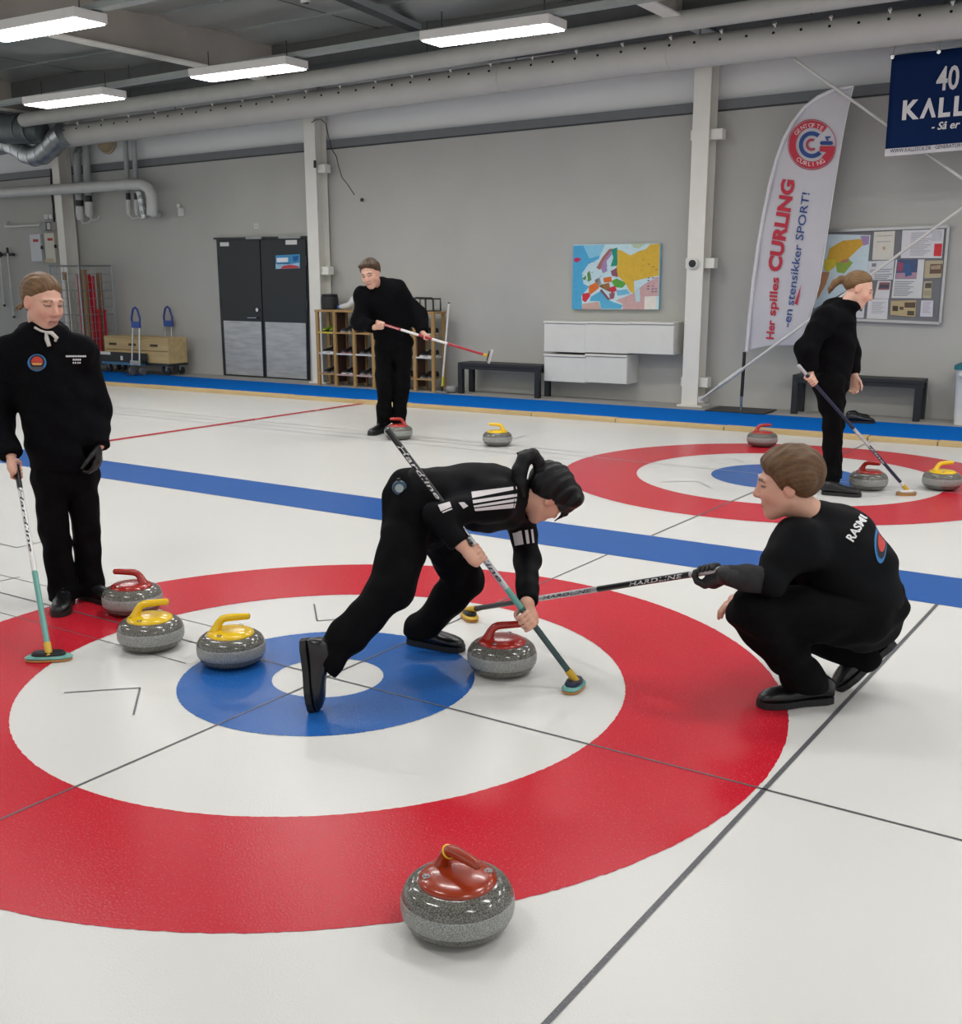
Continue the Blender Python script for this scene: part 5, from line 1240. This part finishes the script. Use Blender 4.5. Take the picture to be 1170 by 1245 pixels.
# ---------------------------------------------------------------- girl standing at the left
J = dict(pel=Q(78, 556, 5.38), chest=Q(60, 452, 5.38), neck=Q(52, 408, 5.38), shL=Q(97, 428, 5.42), shR=Q(14, 432, 5.34), elL=Q(116, 498, 5.46), elR=Q(-4, 503, 5.36), wrL=Q(121, 541, 5.36), wrR=Q(13, 553, 5.24),
         hipL=Q(99, 580, 5.44), hipR=Q(60, 580, 5.36), knL=Q(105, 642, 5.44), knR=Q(66, 642, 5.34), anL=Q(110, 711, 5.46), anR=Q(78, 716, 5.36))
HD = Head(Q(52, 367, 5.36), V(.80, -.28, -.58), V(.0, 1, .05), 1.07)
bh = GR(60, 803); bt = Q(19.5, 566, 5.22); bax = nrm(bt-bh)
allp = list(J.values())+[HD.c, GR(82, 745)]
org = np.array([*((J['anL']+J['anR'])/2)[:2], 0.])
b = mk('p', '', allp, .0065); base_body(b, J, None); HD.sculpt(b); b.cap(HD.p(0, -.02, -.07), J['neck'], .050, .056, .02)
hc = bt-bax*.035; grip(b, hc, bax, J['wrR']+np.array((0, 0, .01)), .0125, side=-1, sc=.95)
P1 = vol_obj(b, 'person', M_SKIN, org, None, HD.colours('cc9c88', 'b97c72', '86694e', .5, .42))
tag(P1, 'person in black hooded jumper standing upright at the left, broom in hand', 'person', 'curling players')
c = mk('c', '', allp, .009)
fr = V(.1, 0, -1)
c.cap(Q(78, 556, 5.38), Q(60, 452, 5.38), .170, .178, .03, flat=(fr, 1.5)); c.cap(J['shL'], J['shR'], .068, .068, .07); c.cap(J['chest'], J['neck'], .10, .07, .05)
for s_ in 'LR': c.chain([J['sh'+s_], J['el'+s_], J['wr'+s_]], [.076, .072, .056], .035)
nk = J['neck']
for s_ in 'LR': c.cap(nk+EZ*.0, J['sh'+s_]+EZ*.01, .075, .07, .05)
for k in range(9):
    a = math.radians(-40+k*32.5); a2 = math.radians(-40+(k+1)*32.5); f = lambda t, d=0: nk+V(1, 0, 0)*.092*math.cos(t)*1.05+FH*.085*math.sin(t)+EZ*(.010+.035*math.sin(t))
    if k < 8: c.cap(f(a), f(a2), .036, .036, .012)
c.ell(nk+FH*.085+EZ*(.0), (.10, .05, .075), None, .03); c.ell(HD.p(0, -.01, -.10), np.array((.052, .056, .07)), HD.M, .008, True)
c.folds(.010, 26, 3); c.cut_local(Q(80, 571, 5.38), (0, 0, -1), .24)
for s_ in 'LR': c.cut_local(J['wr'+s_]+nrm(J['wr'+s_]-J['el'+s_])*.012, J['wr'+s_]-J['el'+s_], .085)
T1 = vol_obj(c, 'hooded_jumper', M_BLKCLOTH, org, P1)
c = mk('c', '', allp, .009)
c.cap(J['hipL'], J['hipR'], .095, .095, .03, flat=(fr, 1.1)); c.cap(J['pel'], (J['hipL']+J['hipR'])/2, .12, .12, .04, flat=(fr, 1.2))
for s_ in 'LR':
    c.chain([J['hip'+s_], J['kn'+s_], J['an'+s_], J['an'+s_]-EZ*.06], [.088, .070, .068, .074], .012)
c.folds(.010, 30, 5)
for s_ in 'LR': c.cut_local(J['an'+s_]-EZ*.052, (0, 0, -1), .13)
vol_obj(c, 'trousers', M_PANTS, org, P1)
foot_obj(P1, org, np.array([*(J['anR'][:2]+FH[:2]*.05), .0026]), V(.18, 0, -1), EZ, 1.0); foot_obj(P1, org, np.array([*(J['anL'][:2]-RH[:2]*.06+FH[:2]*.02), .0026]), V(.85, 0, -.5), EZ, 1.0)
c = Vol(HD.c-.2, HD.c+.2, .005)
l = HD.hair_cap(c, .011, ((-.12, -.07, -.035, -.008, .02, .05, .085, .12), (-.062, -.058, -.03, .008, .018, .044, .078, .1))); strands(c, l, .0012, 240)
c.ell(HD.p(0, -.105, -.03), (.03, .028, .03), HD.M, .01); c.chain([HD.p(0, -.11, -.03), HD.p(-.012, -.118, -.06), HD.p(-.02, -.112, -.085)], [.02, .014, .005], .01)
for k_ in range(3): c.chain([HD.p(.062, -.045-.01*k_, -.03), HD.p(.067+.002*k_, -.055-.012*k_, -.048), HD.p(.068+.003*k_, -.062-.012*k_, -.062-.004*k_)], [.008, .005, .003], .004)
vol_obj(c, 'hair', M_HAIR, org, P1, hair_col(HD, '6a5036'))
g = Vol(J['wrL']-.17, J['wrL']+.17, .005); relaxed(g, J['wrL']+EZ*.01, V(-.08, -1, -.2), V(-1, 0, -.1), V(-.2, 0, -1), .98, 1.3); vol_obj(g, 'glove', M_GLOVE, org, P1)
# drawstring bow
def cord(pp, r, nm, par, org, m): return MB().tube([np.asarray(p)-org for p in pp], r, 8).build(nm, m, par, 60)
M_CORD = mat('white_cord', 'b9b4ac', .8)
dq = lambda u, v, o=.012: project(T1, (u, v), o)
cord([dq(42, 398), dq(49, 402), dq(56, 404)], .006, 'drawstring', T1, org, M_CORD); cord([dq(56, 404), dq(57, 412), dq(60, 421)], [.006, .011, .009], 'drawstring', T1, org, M_CORD); cord([dq(56, 404), dq(63, 405, .02), dq(69, 411, .02), dq(67, 415)], [.006, .010, .010, .006], 'drawstring', T1, org, M_CORD)
bc = (45, 441)
decal_disc(T1, bc, 11.5, 10.5, M_PRB, 'badge', off=.003); decal_disc(T1, (bc[0], bc[1]-1), 9.2, 8.5, M_PRD, 'badge_field', off=.004); decal_disc(T1, (bc[0], bc[1]-.5), 7.2, 7, M_PRR, 'badge_sun', off=.005, a0=0, a1=180); decal_quad(T1, ((38, 441), (52, 441), (50, 444), (40, 444)), M_PRY, 'badge_bar', off=.006); decal_quad(T1, ((36, 446), (54, 446), (51, 450), (39, 450)), M_PRG, 'badge_foot', off=.006)
for (v_, xs_) in ((433.2, [80+2.1*i for i in range(12)]), (437.4, [88.5+2.1*i for i in range(5)]), (441.2, [88.5, 91, 94, 96.5])):   # three rows of print too small to read
    for x_ in xs_: decal_quad(T1, ((x_, v_-1.1), (x_+1.6, v_-1.15), (x_+1.6, v_+.9), (x_, v_+.95)), M_PRWH, 'print_mark', (1, 1), .004)
broom(bh, bt, [(0, .40, M_TEAL), (.40, .86, M_SHWH), (.86, 1., M_BLK)], 'teal and white broom held upright by the person at the left', V(1, 0, .12), rim_m=M_TEAL, texts=[('Hardline', .86, .50, M_BLK, 1.6)])
# ---------------------------------------------------------------- boy with the red broom at the back
q0 = 11.60
J = dict(pel=Q(477, 408, q0), chest=Q(465, 364, q0-.05), neck=Q(460, 348, q0-.08), shL=Q(484, 352, q0+.02), shR=Q(442, 361, q0-.1), elL=Q(508, 383, q0-.02), elR=Q(438, 391, q0-.1), wrL=Q(514, 404, q0-.18), wrR=Q(455, 398, q0-.28),
         hipL=Q(490, 418, q0), hipR=Q(468, 418, q0), knL=Q(488, 468, q0), knR=Q(468, 468, q0-.05), anL=Q(485, 512, q0+.02), anR=Q(467, 514, q0-.02))
HD = Head(Q(450.5, 332.5, q0-.16), V(-.28, -.36, -.88), V(-.22, 1, -.15), 1.16)
allp = list(J.values())+[HD.c, Q(466, 528, q0)]
org = np.array([*((J['anL']+J['anR'])/2)[:2], 0.])
ra, rb = Q(458, 392, q0-.30), Q(598, 434, q0-.42)
b = mk('p', '', allp, .009); base_body(b, J, None); HD.sculpt(b, False); b.cap(HD.p(0, -.02, -.07), J['neck'], .056, .062, .02)
sax = nrm(rb-ra); h1 = on_line(ra, rb, (462, 396.5)); h2 = on_line(ra, rb, (520, 411)); grip(b, h1, -sax, J['wrR'], .0125, 1, 1.05); grip(b, h2, sax, J['wrL'], .0125, -1, 1.05)
P2 = vol_obj(b, 'person', M_SKIN, org, None, HD.colours('d3a48f', 'b87a6c', '5a4434', .35, .5)); tag(P2, 'person in black leaning over a red broom near the shoe rack', 'person', 'curling players')
c = mk('c', '', allp, .011); fr = V(-.15, 0, -1)
c.cap(J['pel']+EZ*.02, J['chest'], .190, .215, .03, flat=(fr, 1.6)); c.cap(J['shL'], J['shR'], .08, .08, .08); c.cap(J['chest'], J['neck'], .12, .075, .06)
for s_ in 'LR': c.chain([J['sh'+s_], J['el'+s_], J['wr'+s_]], [.09, .082, .06], .07)
for k in range(9):
    a = math.radians(-30+k*30); a2 = math.radians(-30+(k+1)*30); f = lambda t: J['neck']+V(1, 0, 0)*.085*math.cos(t)+FH*.08*math.sin(t)+EZ*(.01+.035*math.sin(t)); c.cap(f(a), f(a2), .033, .033, .012)
c.ell(J['neck']+FH*.09, (.11, .06, .07), None, .03); c.ell(HD.p(0, -.01, -.10), np.array((.055, .06, .075)), HD.M, .008, True)
c.folds(.012, 20, 7); c.cut_local(Q(478, 413.5, q0), (0, 0, -1), .3)
for s_ in 'LR': c.cut_local(J['wr'+s_]+nrm(J['wr'+s_]-J['el'+s_])*.0, J['wr'+s_]-J['el'+s_], .09)
vol_obj(c, 'hooded_jumper', M_BLKCLOTH, org, P2)
c = mk('c', '', allp, .011); c.cap(J['hipL'], J['hipR'], .11, .11, .03, flat=(fr, 1.1)); c.cap(J['pel'], (J['hipL']+J['hipR'])/2, .14, .13, .04, flat=(fr, 1.2))
for s_ in 'LR': c.chain([J['hip'+s_], J['kn'+s_], J['an'+s_], J['an'+s_]-EZ*.05], [.105, .088, .072, .07], .015)
c.folds(.010, 26, 9)
for s_ in 'LR': c.cut_local(J['an'+s_]-EZ*.03, (0, 0, -1), .12)
vol_obj(c, 'trousers', M_PANTS, org, P2)
foot_obj(P2, org, np.array([*(J['anR'][:2]+FH[:2]*.06), .0026]), V(-.5, 0, -1), EZ, 1.05); foot_obj(P2, org, np.array([*(J['anL'][:2]+FH[:2]*.10), .0026]), V(-.1, 0, -1), EZ, 1.05)
c = Vol(HD.c-.22, HD.c+.22, .007); l = HD.hair_cap(c, .016, fringe=.8); strands(c, l, .002, 190); vol_obj(c, 'hair', M_HAIR, org, P2, hair_col(HD, '4a3826'))
hd_p = rb
def flat_broom(a, b_, label, segs, hdir, upv, **k): return broom(b_, a, segs, label, hdir, nrm_up=upv, **k)
flat_broom(ra, rb, 'red and white broom held across the body near the shoe rack', [(0, .18, M_SHR), (.18, .36, M_SHR), (.36, .5, M_SHWH), (.5, .62, M_SHR), (.62, .78, M_SHWH), (.78, 1, M_SHR)], V(.6, .6, -.2), -sax, pad_m=M_SHWH, rim_m=M_SIL, head_m=M_HEADB, texts=[('Hardline', .97, .80, M_SHWH, 1.5)], hl=.15)
# ---------------------------------------------------------------- girl with the ponytail on the far sheet
q0 = 8.32
J = dict(pel=Q(1010, 452, q0), chest=Q(1013, 396, q0), neck=Q(1031, 371, q0), shL=Q(1024, 386, q0+.14), shR=Q(1004, 388, q0-.14), elL=Q(1033, 425, q0+.20), elR=Q(980, 425, q0-.20), wrL=Q(1039, 455, q0+.12), wrR=Q(985, 452, q0-.22),
         hipL=Q(1012, 466, q0+.08), hipR=Q(1008, 466, q0-.08), knL=Q(1015, 518, q0+.07), knR=Q(1013, 520, q0-.09), anL=Q(1012, 575, q0+.08), anR=Q(1011, 580, q0-.08))
HD = Head(Q(1044, 352, q0-.01), V(.86, -.40, -.30), V(.32, 1, .02), 1.06)
allp = list(J.values())+[HD.c, GR(1020, 598), Q(985, 470, q0-.25), Q(1045, 475, q0+.1)]; org = np.array([*((J['anL']+J['anR'])/2)[:2], 0.])
bh = GR(1102, 602); bt = Q(971, 444, q0-.28); bax = nrm(bt-bh)
b = mk('p', '', allp, .0075); base_body(b, J, None); HD.sculpt(b); b.cap(HD.p(0, -.02, -.07), J['neck'], .050, .055, .02)
grip(b, on_line(bh, bt, (987, 463)), bax, J['wrR'], .0125, -1, 1.); relaxed(b, J['wrL'], V(.1, -1, -.05), V(-.6, 0, -.6), V(.8, 0, -.5), 1., 1.5)
P3 = vol_obj(b, 'person', M_SKIN, org, None, HD.colours('d6a893', 'b46c66', '7a6248', .6)); tag(P3, 'person in black looking down at the far rings, navy broom in hand', 'person', 'curling players')
c = mk('c', '', allp, .010); fr = V(.95, 0, -.3)
c.cap(J['pel'], J['chest'], .150, .165, .03, flat=(V(-.3, 0, -.95), .95)); c.cap(J['shL'], J['shR'], .075, .075, .08); c.cap(J['chest'], J['neck'], .10, .075, .05); c.ell(Q(1022, 412, q0), (.1, .12, .13), None, .05)
for s_ in 'LR': c.chain([J['sh'+s_], J['el'+s_], J['wr'+s_]], [.085, .075, .052], .035)
for k in range(9):
    a = math.radians(-30+k*40); a2 = math.radians(-30+(k+1)*40); f = lambda t: J['neck']+V(1, 0, 0)*.065*math.cos(t)+FH*.07*math.sin(t)+EZ*(.005-.02*math.cos(t)); c.cap(f(a), f(a2), .028, .028, .012)
c.ell(Q(1015, 372, q0), (.085, .085, .055), None, .03); c.ell(HD.p(0, -.01, -.10), np.array((.05, .055, .06)), HD.M, .008, True)
c.folds(.011, 24, 13); c.cut_local(Q(1010, 464, q0), (0, 0, -1), .22)
for s_ in 'LR': c.cut_local(J['wr'+s_], J['wr'+s_]-J['el'+s_], .08)
T3 = vol_obj(c, 'hooded_jumper', M_BLKCLOTH, org, P3)
c = mk('c', '', allp, .010); c.cap(J['hipL'], J['hipR'], .115, .115, .03); c.cap(J['pel'], (J['hipL']+J['hipR'])/2, .125, .12, .04)
for s_ in 'LR': c.chain([J['hip'+s_], J['kn'+s_], J['an'+s_], J['an'+s_]-EZ*.05], [.105, .070, .066, .074], .015)
c.folds(.010, 28, 15)
for s_ in 'LR': c.cut_local(J['an'+s_]-EZ*.04, (0, 0, -1), .11)
vol_obj(c, 'trousers', M_PANTS, org, P3)
foot_obj(P3, org, np.array([*(J['anR'][:2]-RH[:2]*.075-FH[:2]*.04), .0026]), V(1, 0, -.42), EZ, 1.0); foot_obj(P3, org, np.array([*(J['anL'][:2]-RH[:2]*.10+FH[:2]*.02), .0026]), V(.6, 0, .8), EZ, 1.0)
c = Vol(HD.c-.26, HD.c+.2, .006); l = HD.hair_cap(c, .011, ((-.12, -.07, -.035, -.008, .02, .05, .085, .12), (-.05, -.05, -.025, .024, .042, .064, .09, .1))); strands(c, l, .0012, 240)
c.chain([HD.p(0, -.10, .01), HD.p(0, -.135, .015), HD.p(0, -.16, -.02), HD.p(0, -.17, -.07), HD.p(0, -.165, -.10)], [.022, .028, .026, .02, .008], .01); vol_obj(c, 'hair', M_HAIR, org, P3, hair_col(HD, '755839'))
MB().lathe([(.022, -.008), (.027, 0), (.022, .008)], 16, HD.p(0, -.118, .013)-org, mat3=np.stack([HD.r, HD.u, HD.f], 1)).build('hair_tie', M_PRWH, P3, 60)
MB().lathe([(.052, -.02), (.058, 0), (.052, .02)], 18, J['wrR']-nrm(J['wrR']-J['elR'])*.02-org+np.array((0, 0, .0))).build('wrist_band', M_SIL, P3, 60) if False else None
broom(bh, bt, [(0, .06, M_SHWH), (.06, .36, M_NAVYS), (.36, .5, M_SIL), (.5, .93, M_NAVYS), (.93, 1., M_SIL)], 'navy broom slanting to the ice beside the far stones', V(1, 0, .1), rim_m=M_BROWN, head_m=M_SHWH, texts=[('Hardline', .48, .22, M_SHWH, 1.5)], hl=.16)
# ---------------------------------------------------------------- boy crouching at the right
J = dict(pel=Q(1052, 738, 4.10), chest=Q(1012, 668, 4.10), neck=Q(992, 632, 4.06), shL=Q(972, 662, 3.94), shR=Q(1012, 648, 4.30), elL=Q(936, 706, 3.86), elR=Q(945, 712, 4.26), wrL=Q(882, 699, 3.86), wrR=Q(918, 722, 4.12),
         hipL=Q(1046, 752, 4.02), hipR=Q(1056, 748, 4.20), knL=Q(917, 744, 3.90), knR=Q(935, 748, 4.24), anL=Q(985, 832, 3.97), anR=Q(1050, 800, 4.16))
HD = Head(Q(957, 588, 4.03), V(-1, -.16, .20), V(.0, 1, 0), 1.08)
bh = GR(571, 752); bt = Q(880, 692, 3.86)
bax = nrm(bt-bh); allp = list(J.values())+[HD.c, GR(930, 868), Q(1090, 760, 4.1), Q(847, 700, 3.86)]; org = np.array([*((J['anL']+J['anR'])/2)[:2], 0.])
b = mk('p', '', allp, .0065); base_body(b, J, None); HD.sculpt(b, False); b.cap(HD.p(0, -.025, -.07), J['neck'], .056, .064, .02)
relaxed(b, J['wrR'], V(-1, -.25, -.25), V(0, -1, .2), V(0, .1, -1), 1., 1.1)
P4 = vol_obj(b, 'person', M_SKIN, org, None, HD.colours('cd9c86', 'b5756a', '6a5240', .45, .6)); tag(P4, 'person in black jersey crouching at the right with outstretched broom', 'person', 'curling players')
c = mk('c', '', allp, .009, .2); bk = V(.75, 0, -.6)
c.cap(J['pel']+EZ*.02-RH*.02, J['chest'], .172, .178, .04, flat=(bk, 1.12)); c.cap(J['shL'], J['shR'], .085, .085, .09); c.cap(J['chest'], J['neck'], .12, .07, .06); c.ell(Q(1038, 690, 4.12), (.15, .15, .17), None, .06)
for s_ in 'LR': c.chain([J['sh'+s_], J['el'+s_]], [.088, .060], .04)
c.chain([J['elR'], J['wrR']], [.07, .05], .03)
c.cap(J['elL'], J['elL']+(J['wrL']-J['elL'])*.2, .058, .052, .02)
c.ell(HD.p(0, -.02, -.105), np.array((.055, .06, .05)), HD.M, .01, True)
c.folds(.010, 22, 17); c.cut_local(J['elL']+(J['wrL']-J['elL'])*.22, J['wrL']-J['elL'], .10)
T4 = vol_obj(c, 'jersey', M_JERSEY, org, P4)
c = Vol(np.minimum(J['elL'], J['wrL'])-.1, np.maximum(J['elL'], J['wrL'])+.1, .007); c.chain([J['elL'], J['elL']+(J['wrL']-J['elL'])*.5, J['wrL']], [.050, .046, .036], .02); c.folds(.004, 40, 3); c.cut_local(J['wrL']+nrm(J['wrL']-J['elL'])*.0, J['wrL']-J['elL'], .08); vol_obj(c, 'undersleeve', M_GREY_SL, org, P4)
c = mk('c', '', allp, .009, .2); c.cap(J['hipL'], J['hipR'], .118, .118, .05); c.cap(J['pel'], (J['hipL']+J['hipR'])/2, .15, .13, .05)
c.chain([J['hipL'], J['knL'], J['anL'], J['anL']-EZ*.03], [.112, .090, .076, .076], .02); c.chain([J['hipR'], J['knR'], J['anR']], [.105, .085, .066], .02)
c.folds(.012, 24, 19); c.cut_local(J['anL']-EZ*.02, (0, 0, -1), .13); vol_obj(c, 'trousers', M_PANTS, org, P4)
ax_ = nrm(GR(928, 862)-GR(1010, 856)); hl = GR(1014, 858); foot_obj(P4, org, np.array([hl[0]+FH[0]*.04, hl[1]+FH[1]*.04, .0026]), ax_*(1, 1, 0), EZ, 1.06, M_SOLE)
toe = GR(1026, 841)+FH*.02; hx = V(-.72, -.66, -.06); foot_obj(P4, org, toe+EZ*.010-hx*.27, hx, V(-.62, .75, 0), 1.04)
c = Vol(HD.c-.22, HD.c+.22, .0055); l = HD.hair_cap(c, .023, ((-.12, -.06, -.03, .0, .018, .034, .05, .08, .12), (-.088, -.085, -.06, -.012, -.03, .0, .036, .052, .06)), fringe=0); strands(c, l, .0026, 150); vol_obj(c, 'hair', M_HAIR, org, P4, hair_col(HD, '5c4128'))
hc = on_line(bh, bt, (862, 697)); g = Vol(np.minimum(hc, J['wrL'])-.14, np.maximum(hc, J['wrL'])+.14, .005); grip(g, hc, bax, J['wrL'], .0125, 1, 1.12, -1); g.cap(J['wrL'], J['wrL']+nrm(J['elL']-J['wrL'])*.035, .036, .040, .01); vol_obj(g, 'glove', M_GLOVE, org, P4)
decal_text(T4, 'RASMU', (1037.5, 659), (1059, 625), 10.5, M_PRWH, bold=.03)
decal_disc(T4, (1071, 660), 7.5, 25, M_PRB, 'badge', off=.003); decal_disc(T4, (1072, 660), 6, 19, M_PRD, 'badge_field', off=.0045); decal_disc(T4, (1072.5, 657), 4.5, 14, M_PRR, 'badge_sun', off=.006)
broom(bh, bt, [(0, .33, M_BLK), (.33, .58, M_SIL), (.58, .70, M_BLK), (.70, .9, M_BLK), (.9, 1, M_SIL)], 'black and silver broom held out flat by the crouching person', V(-.3, 0, 1), rim_m=M_YEL, head_m=M_HEADB, texts=[('HARDLINE', .36, .56, M_BLK, 1.6), ('HARDLINE', .70, .88, M_PRWH, 1.6)], hl=.16)
# ---------------------------------------------------------------- girl sweeping in the middle
bh = GR(698, 838); bt = solve_shaft(bh, (471, 522), 1.22, 4.2, 5.2); bax = nrm(bt-bh)
hN = on_line(bh, bt, (580, 674)); hF = on_line(bh, bt, (645, 752)); qn, qf = float((hN-CAM)@FH), float((hF-CAM)@FH)
J = dict(pel=Q(503, 606, 4.40), chest=Q(596, 604, 4.46), neck=Q(634, 600, 4.46), shR=Q(606, 610, 4.32), shL=Q(632, 622, 4.58), elR=Q(532, 626, 4.22), elL=Q(641, 680, 4.52), wrR=Q(560, 661, qn-.03), wrL=Q(641, 732, qf+.03),
         hipR=Q(500, 628, 4.34), hipL=Q(528, 634, 4.48), knR=Q(478, 714, 4.14), knL=Q(566, 706, 4.60), anR=Q(396, 802, 3.99), anL=Q(512, 764, 4.58))
HD = Head(Q(665, 600, 4.45), V(.50, -.80, .30), V(.80, .58, .05), 1.01)
allp = list(J.values())+[HD.c, GR(376, 866), Q(640, 760, qf), Q(700, 600, 4.4), Q(650, 545, 4.4)]; org = np.array([*(GR(535, 796))[:2], 0.])
b = mk('p', '', allp, .006); base_body(b, J, None); HD.sculpt(b); b.cap(HD.p(0, -.025, -.06), J['neck'], .048, .054, .02)
grip(b, hN, bax, J['wrR'], .0125, 1, .96); grip(b, hF, bax, J['wrL'], .0125, -1, .96)
P5 = vol_obj(b, 'person', M_SKIN, org, None, HD.colours('d2a28a', 'a8645c', '14100e', .3)); tag(P5, 'person in black striped jacket bending low to sweep before a stone', 'person', 'curling players')
c = mk('c', '', allp, .0085, .2)
c.cap(J['pel']+V(.3, .1, 0)*.03, Q(596, 606, 4.46), .132, .140, .03, flat=(EZ, 1.12)); c.cap(J['shR'], J['shL'], .075, .075, .07); c.cap(Q(590, 608, 4.46), J['neck'], .12, .06, .06); c.ell(Q(585, 600, 4.46), (.16, .16, .115), None, .05)
for s_ in 'LR': c.chain([J['sh'+s_], J['el'+s_], J['wr'+s_]], [.066, .053, .041], .03)
c.chain([HD.p(0, -.05, -.13), J['neck']], [.05, .06], .02); c.ell(HD.p(0, -.01, -.09), np.array((.05, .055, .06)), HD.M, .008, True)
c.folds(.006, 30, 21)
for s_ in 'LR': c.cut_local(J['wr'+s_]+nrm(J['wr'+s_]-J['el'+s_])*.0, J['wr'+s_]-J['el'+s_], .07)
T5 = vol_obj(c, 'track_jacket', M_JERSEY, org, P5)
c = mk('c', '', allp, .0085, .2)
c.cap(J['hipR'], J['hipL'], .11, .11, .04); c.cap(J['pel'], (J['hipR']+J['hipL'])/2, .125, .12, .04)
c.chain([J['hipR'], J['knR'], J['anR'], J['anR']+nrm(J['anR']-J['knR'])*.03], [.105, .082, .064, .066], .02); c.chain([J['hipL'], J['knL'], J['anL'], J['anL']-EZ*.02], [.105, .080, .066, .072], .02)
c.folds(.010, 28, 23); c.cut_local(J['anR']+nrm(J['anR']-J['knR'])*.03, J['anR']-J['knR'], .12); c.cut_local(J['anL']-EZ*.03, (0, 0, -1), .1)
vol_obj(c, 'trousers', M_PANTS, org, P5)
toe = GR(377, 864); tx = V(.10, -1, -.10); foot_obj(P5, org, toe+EZ*.016-tx*.262+V(-1, 0, 0)*.0, tx, V(1, .12, -.15), 1.0)
hl = GR(497, 786); tx = nrm((GR(551, 795)-hl)*(1, 1, 0)); foot_obj(P5, org, np.array([hl[0], hl[1], .0026])+FH*.05, tx, EZ, .98, M_SOLE)
c = Vol(HD.c-.28, HD.c+.25, .0055); l = HD.hair_cap(c, .015, ((-.12, -.06, -.03, .0, .02, .05, .09, .12), (-.07, -.068, -.04, -.01, -.005, .02, .05, .055)), fringe=1.25, soft=.02); c.ell(HD.p(.035, .055, .045), np.array((.044, .052, .045)), HD.M, .03); c.ell(HD.p(-.035, .055, .045), np.array((.044, .052, .045)), HD.M, .03); strands(c, l, .0030, 170)
tq = [(655, 576), (655, 562), (648, 553), (638, 558), (632, 572), (632, 588), (636, 602)]
c.chain([Q(u, v, 4.42-.01*i) for i, (u, v) in enumerate(tq)], [.022, .024, .026, .030, .032, .028, .012], .008); c.chain([Q(650, 556, 4.41), Q(640, 549, 4.40), Q(628, 551, 4.40)], [.016, .010, .004], .006)
c.chain([HD.p(.02, .095, .055), HD.p(.01, .125, .02), HD.p(.0, .13, -.01)], [.014, .008, .003], .006); c.chain([HD.p(-.03, .09, .05), HD.p(-.03, .118, .015), HD.p(-.02, .118, -.03)], [.012, .007, .003], .006); c.chain([HD.p(.05, .07, .04), HD.p(.045, .10, .0), HD.p(.04, .105, -.04)], [.012, .007, .003], .006)
vol_obj(c, 'hair', M_HAIRK, org, P5, hair_col(HD, '0b0b0d', .5))
# white stripes on shoulder and sleeves
sq = lambda u, v: (450+u/4.18, 520+v/4.18)
decal_quad(T5, (sq(515, 325), sq(745, 297), sq(748, 312), sq(520, 357)), M_PRW, 'shoulder_stripe', (10, 3)); decal_quad(T5, (sq(522, 368), sq(748, 335), sq(748, 350), sq(524, 385)), M_PRW, 'shoulder_stripe', (10, 3)); decal_quad(T5, (sq(526, 396), sq(746, 360), sq(744, 375), sq(530, 406)), M_PRW, 'shoulder_stripe', (10, 3)); decal_quad(T5, (sq(530, 412), sq(742, 384), sq(736, 408), sq(536, 424)), M_PRW, 'shoulder_stripe', (10, 3))
decal_quad(T5, (sq(345, 392), sq(405, 375), sq(415, 402), sq(360, 425)), M_PRW, 'sleeve_stripe', (5, 3)); decal_quad(T5, (sq(366, 428), sq(416, 408), sq(420, 414), sq(370, 434)), M_PRW, 'sleeve_stripe', (5, 2))
decal_quad(T5, (sq(450, 380), sq(478, 378), sq(500, 398), sq(475, 412)), M_PRW, 'chest_mark', (4, 3), .0035)
def arm_patch(a_, b_, ra, rb, t0, t1, d0, d1):
    """cloth stripe lying round a sleeve between two positions along it and two angles about it"""
    ax = nrm(b_-a_); vw = CAM-(a_+b_)/2; vw = nrm(vw-ax*(vw@ax)); sd = np.cross(ax, vw); vs = []
    for i in range(7):
        t = t0+(t1-t0)*i/6
        for j in range(5):
            g = math.radians(d0+(d1-d0)*j/4); vs.append(a_+(b_-a_)*t+(vw*math.cos(g)+sd*math.sin(g))*(ra+(rb-ra)*t+.005)-org)
    return MB().add(vs, [(i*5+j, i*5+j+1, (i+1)*5+j+1, (i+1)*5+j) for i in range(6) for j in range(4)]).build('sleeve_stripe', M_PRW, T5, 60)
for d0, d1 in ((-42, -4), (8, 20), (32, 42)): arm_patch(J['shL'], J['elL'], .066, .053, .42, .70, -d0, -d1)
broom(bh, bt, [(0, .29, M_TEALD), (.29, .37, M_TEAL), (.37, .68, M_SIL), (.68, .94, M_BLK), (.94, 1, M_BLK)], 'teal and silver broom sweeping in front of the red stone', V(.45, 0, 1), rim_m=M_TEAL, head_m=mat('broom_head_navy', '10233f', .35), texts=[('Hardline', .62, .40, M_BLK, 1.9), ('Hardline', .94, .73, M_PRWH, 1.9), ('Hardline', .24, .08, M_PRG, 1.5)], hl=.15, hw=.08)
# stopwatch clipped on the waistband
p = project(WMESH and bpy.data.objects[P5.children[1].name] if False else T5, (486, 593), .012)
t = empty('stopwatch', p, 0, 'blue grey stopwatch clipped at the hip of the sweeping person', 'stopwatch'); Mw = np.stack([V(1, .1, 0), V(-.1, 1, 0), V(0, 0, -1)], 1)
MB().lathe([(.001, -.014), (.026, -.012), (.030, 0), (.027, .010), (.001, .012)], 20, (0, 0, 0), mat3=Mw).build('case', mat('watch_blue', '2b4a5e', .4), t, 40); MB().lathe([(.017, .0105), (.017, .0135), (.001, .0138)], 16, (0, 0, 0), mat3=Mw).build('display', mat('watch_grey', '9aa6a6', .3), t, 40); MB().cyl(Mw@np.array((0, .027, 0)), Mw@np.array((0, .038, 0)), .007, 8).build('button', M_BLACK, t, 40)
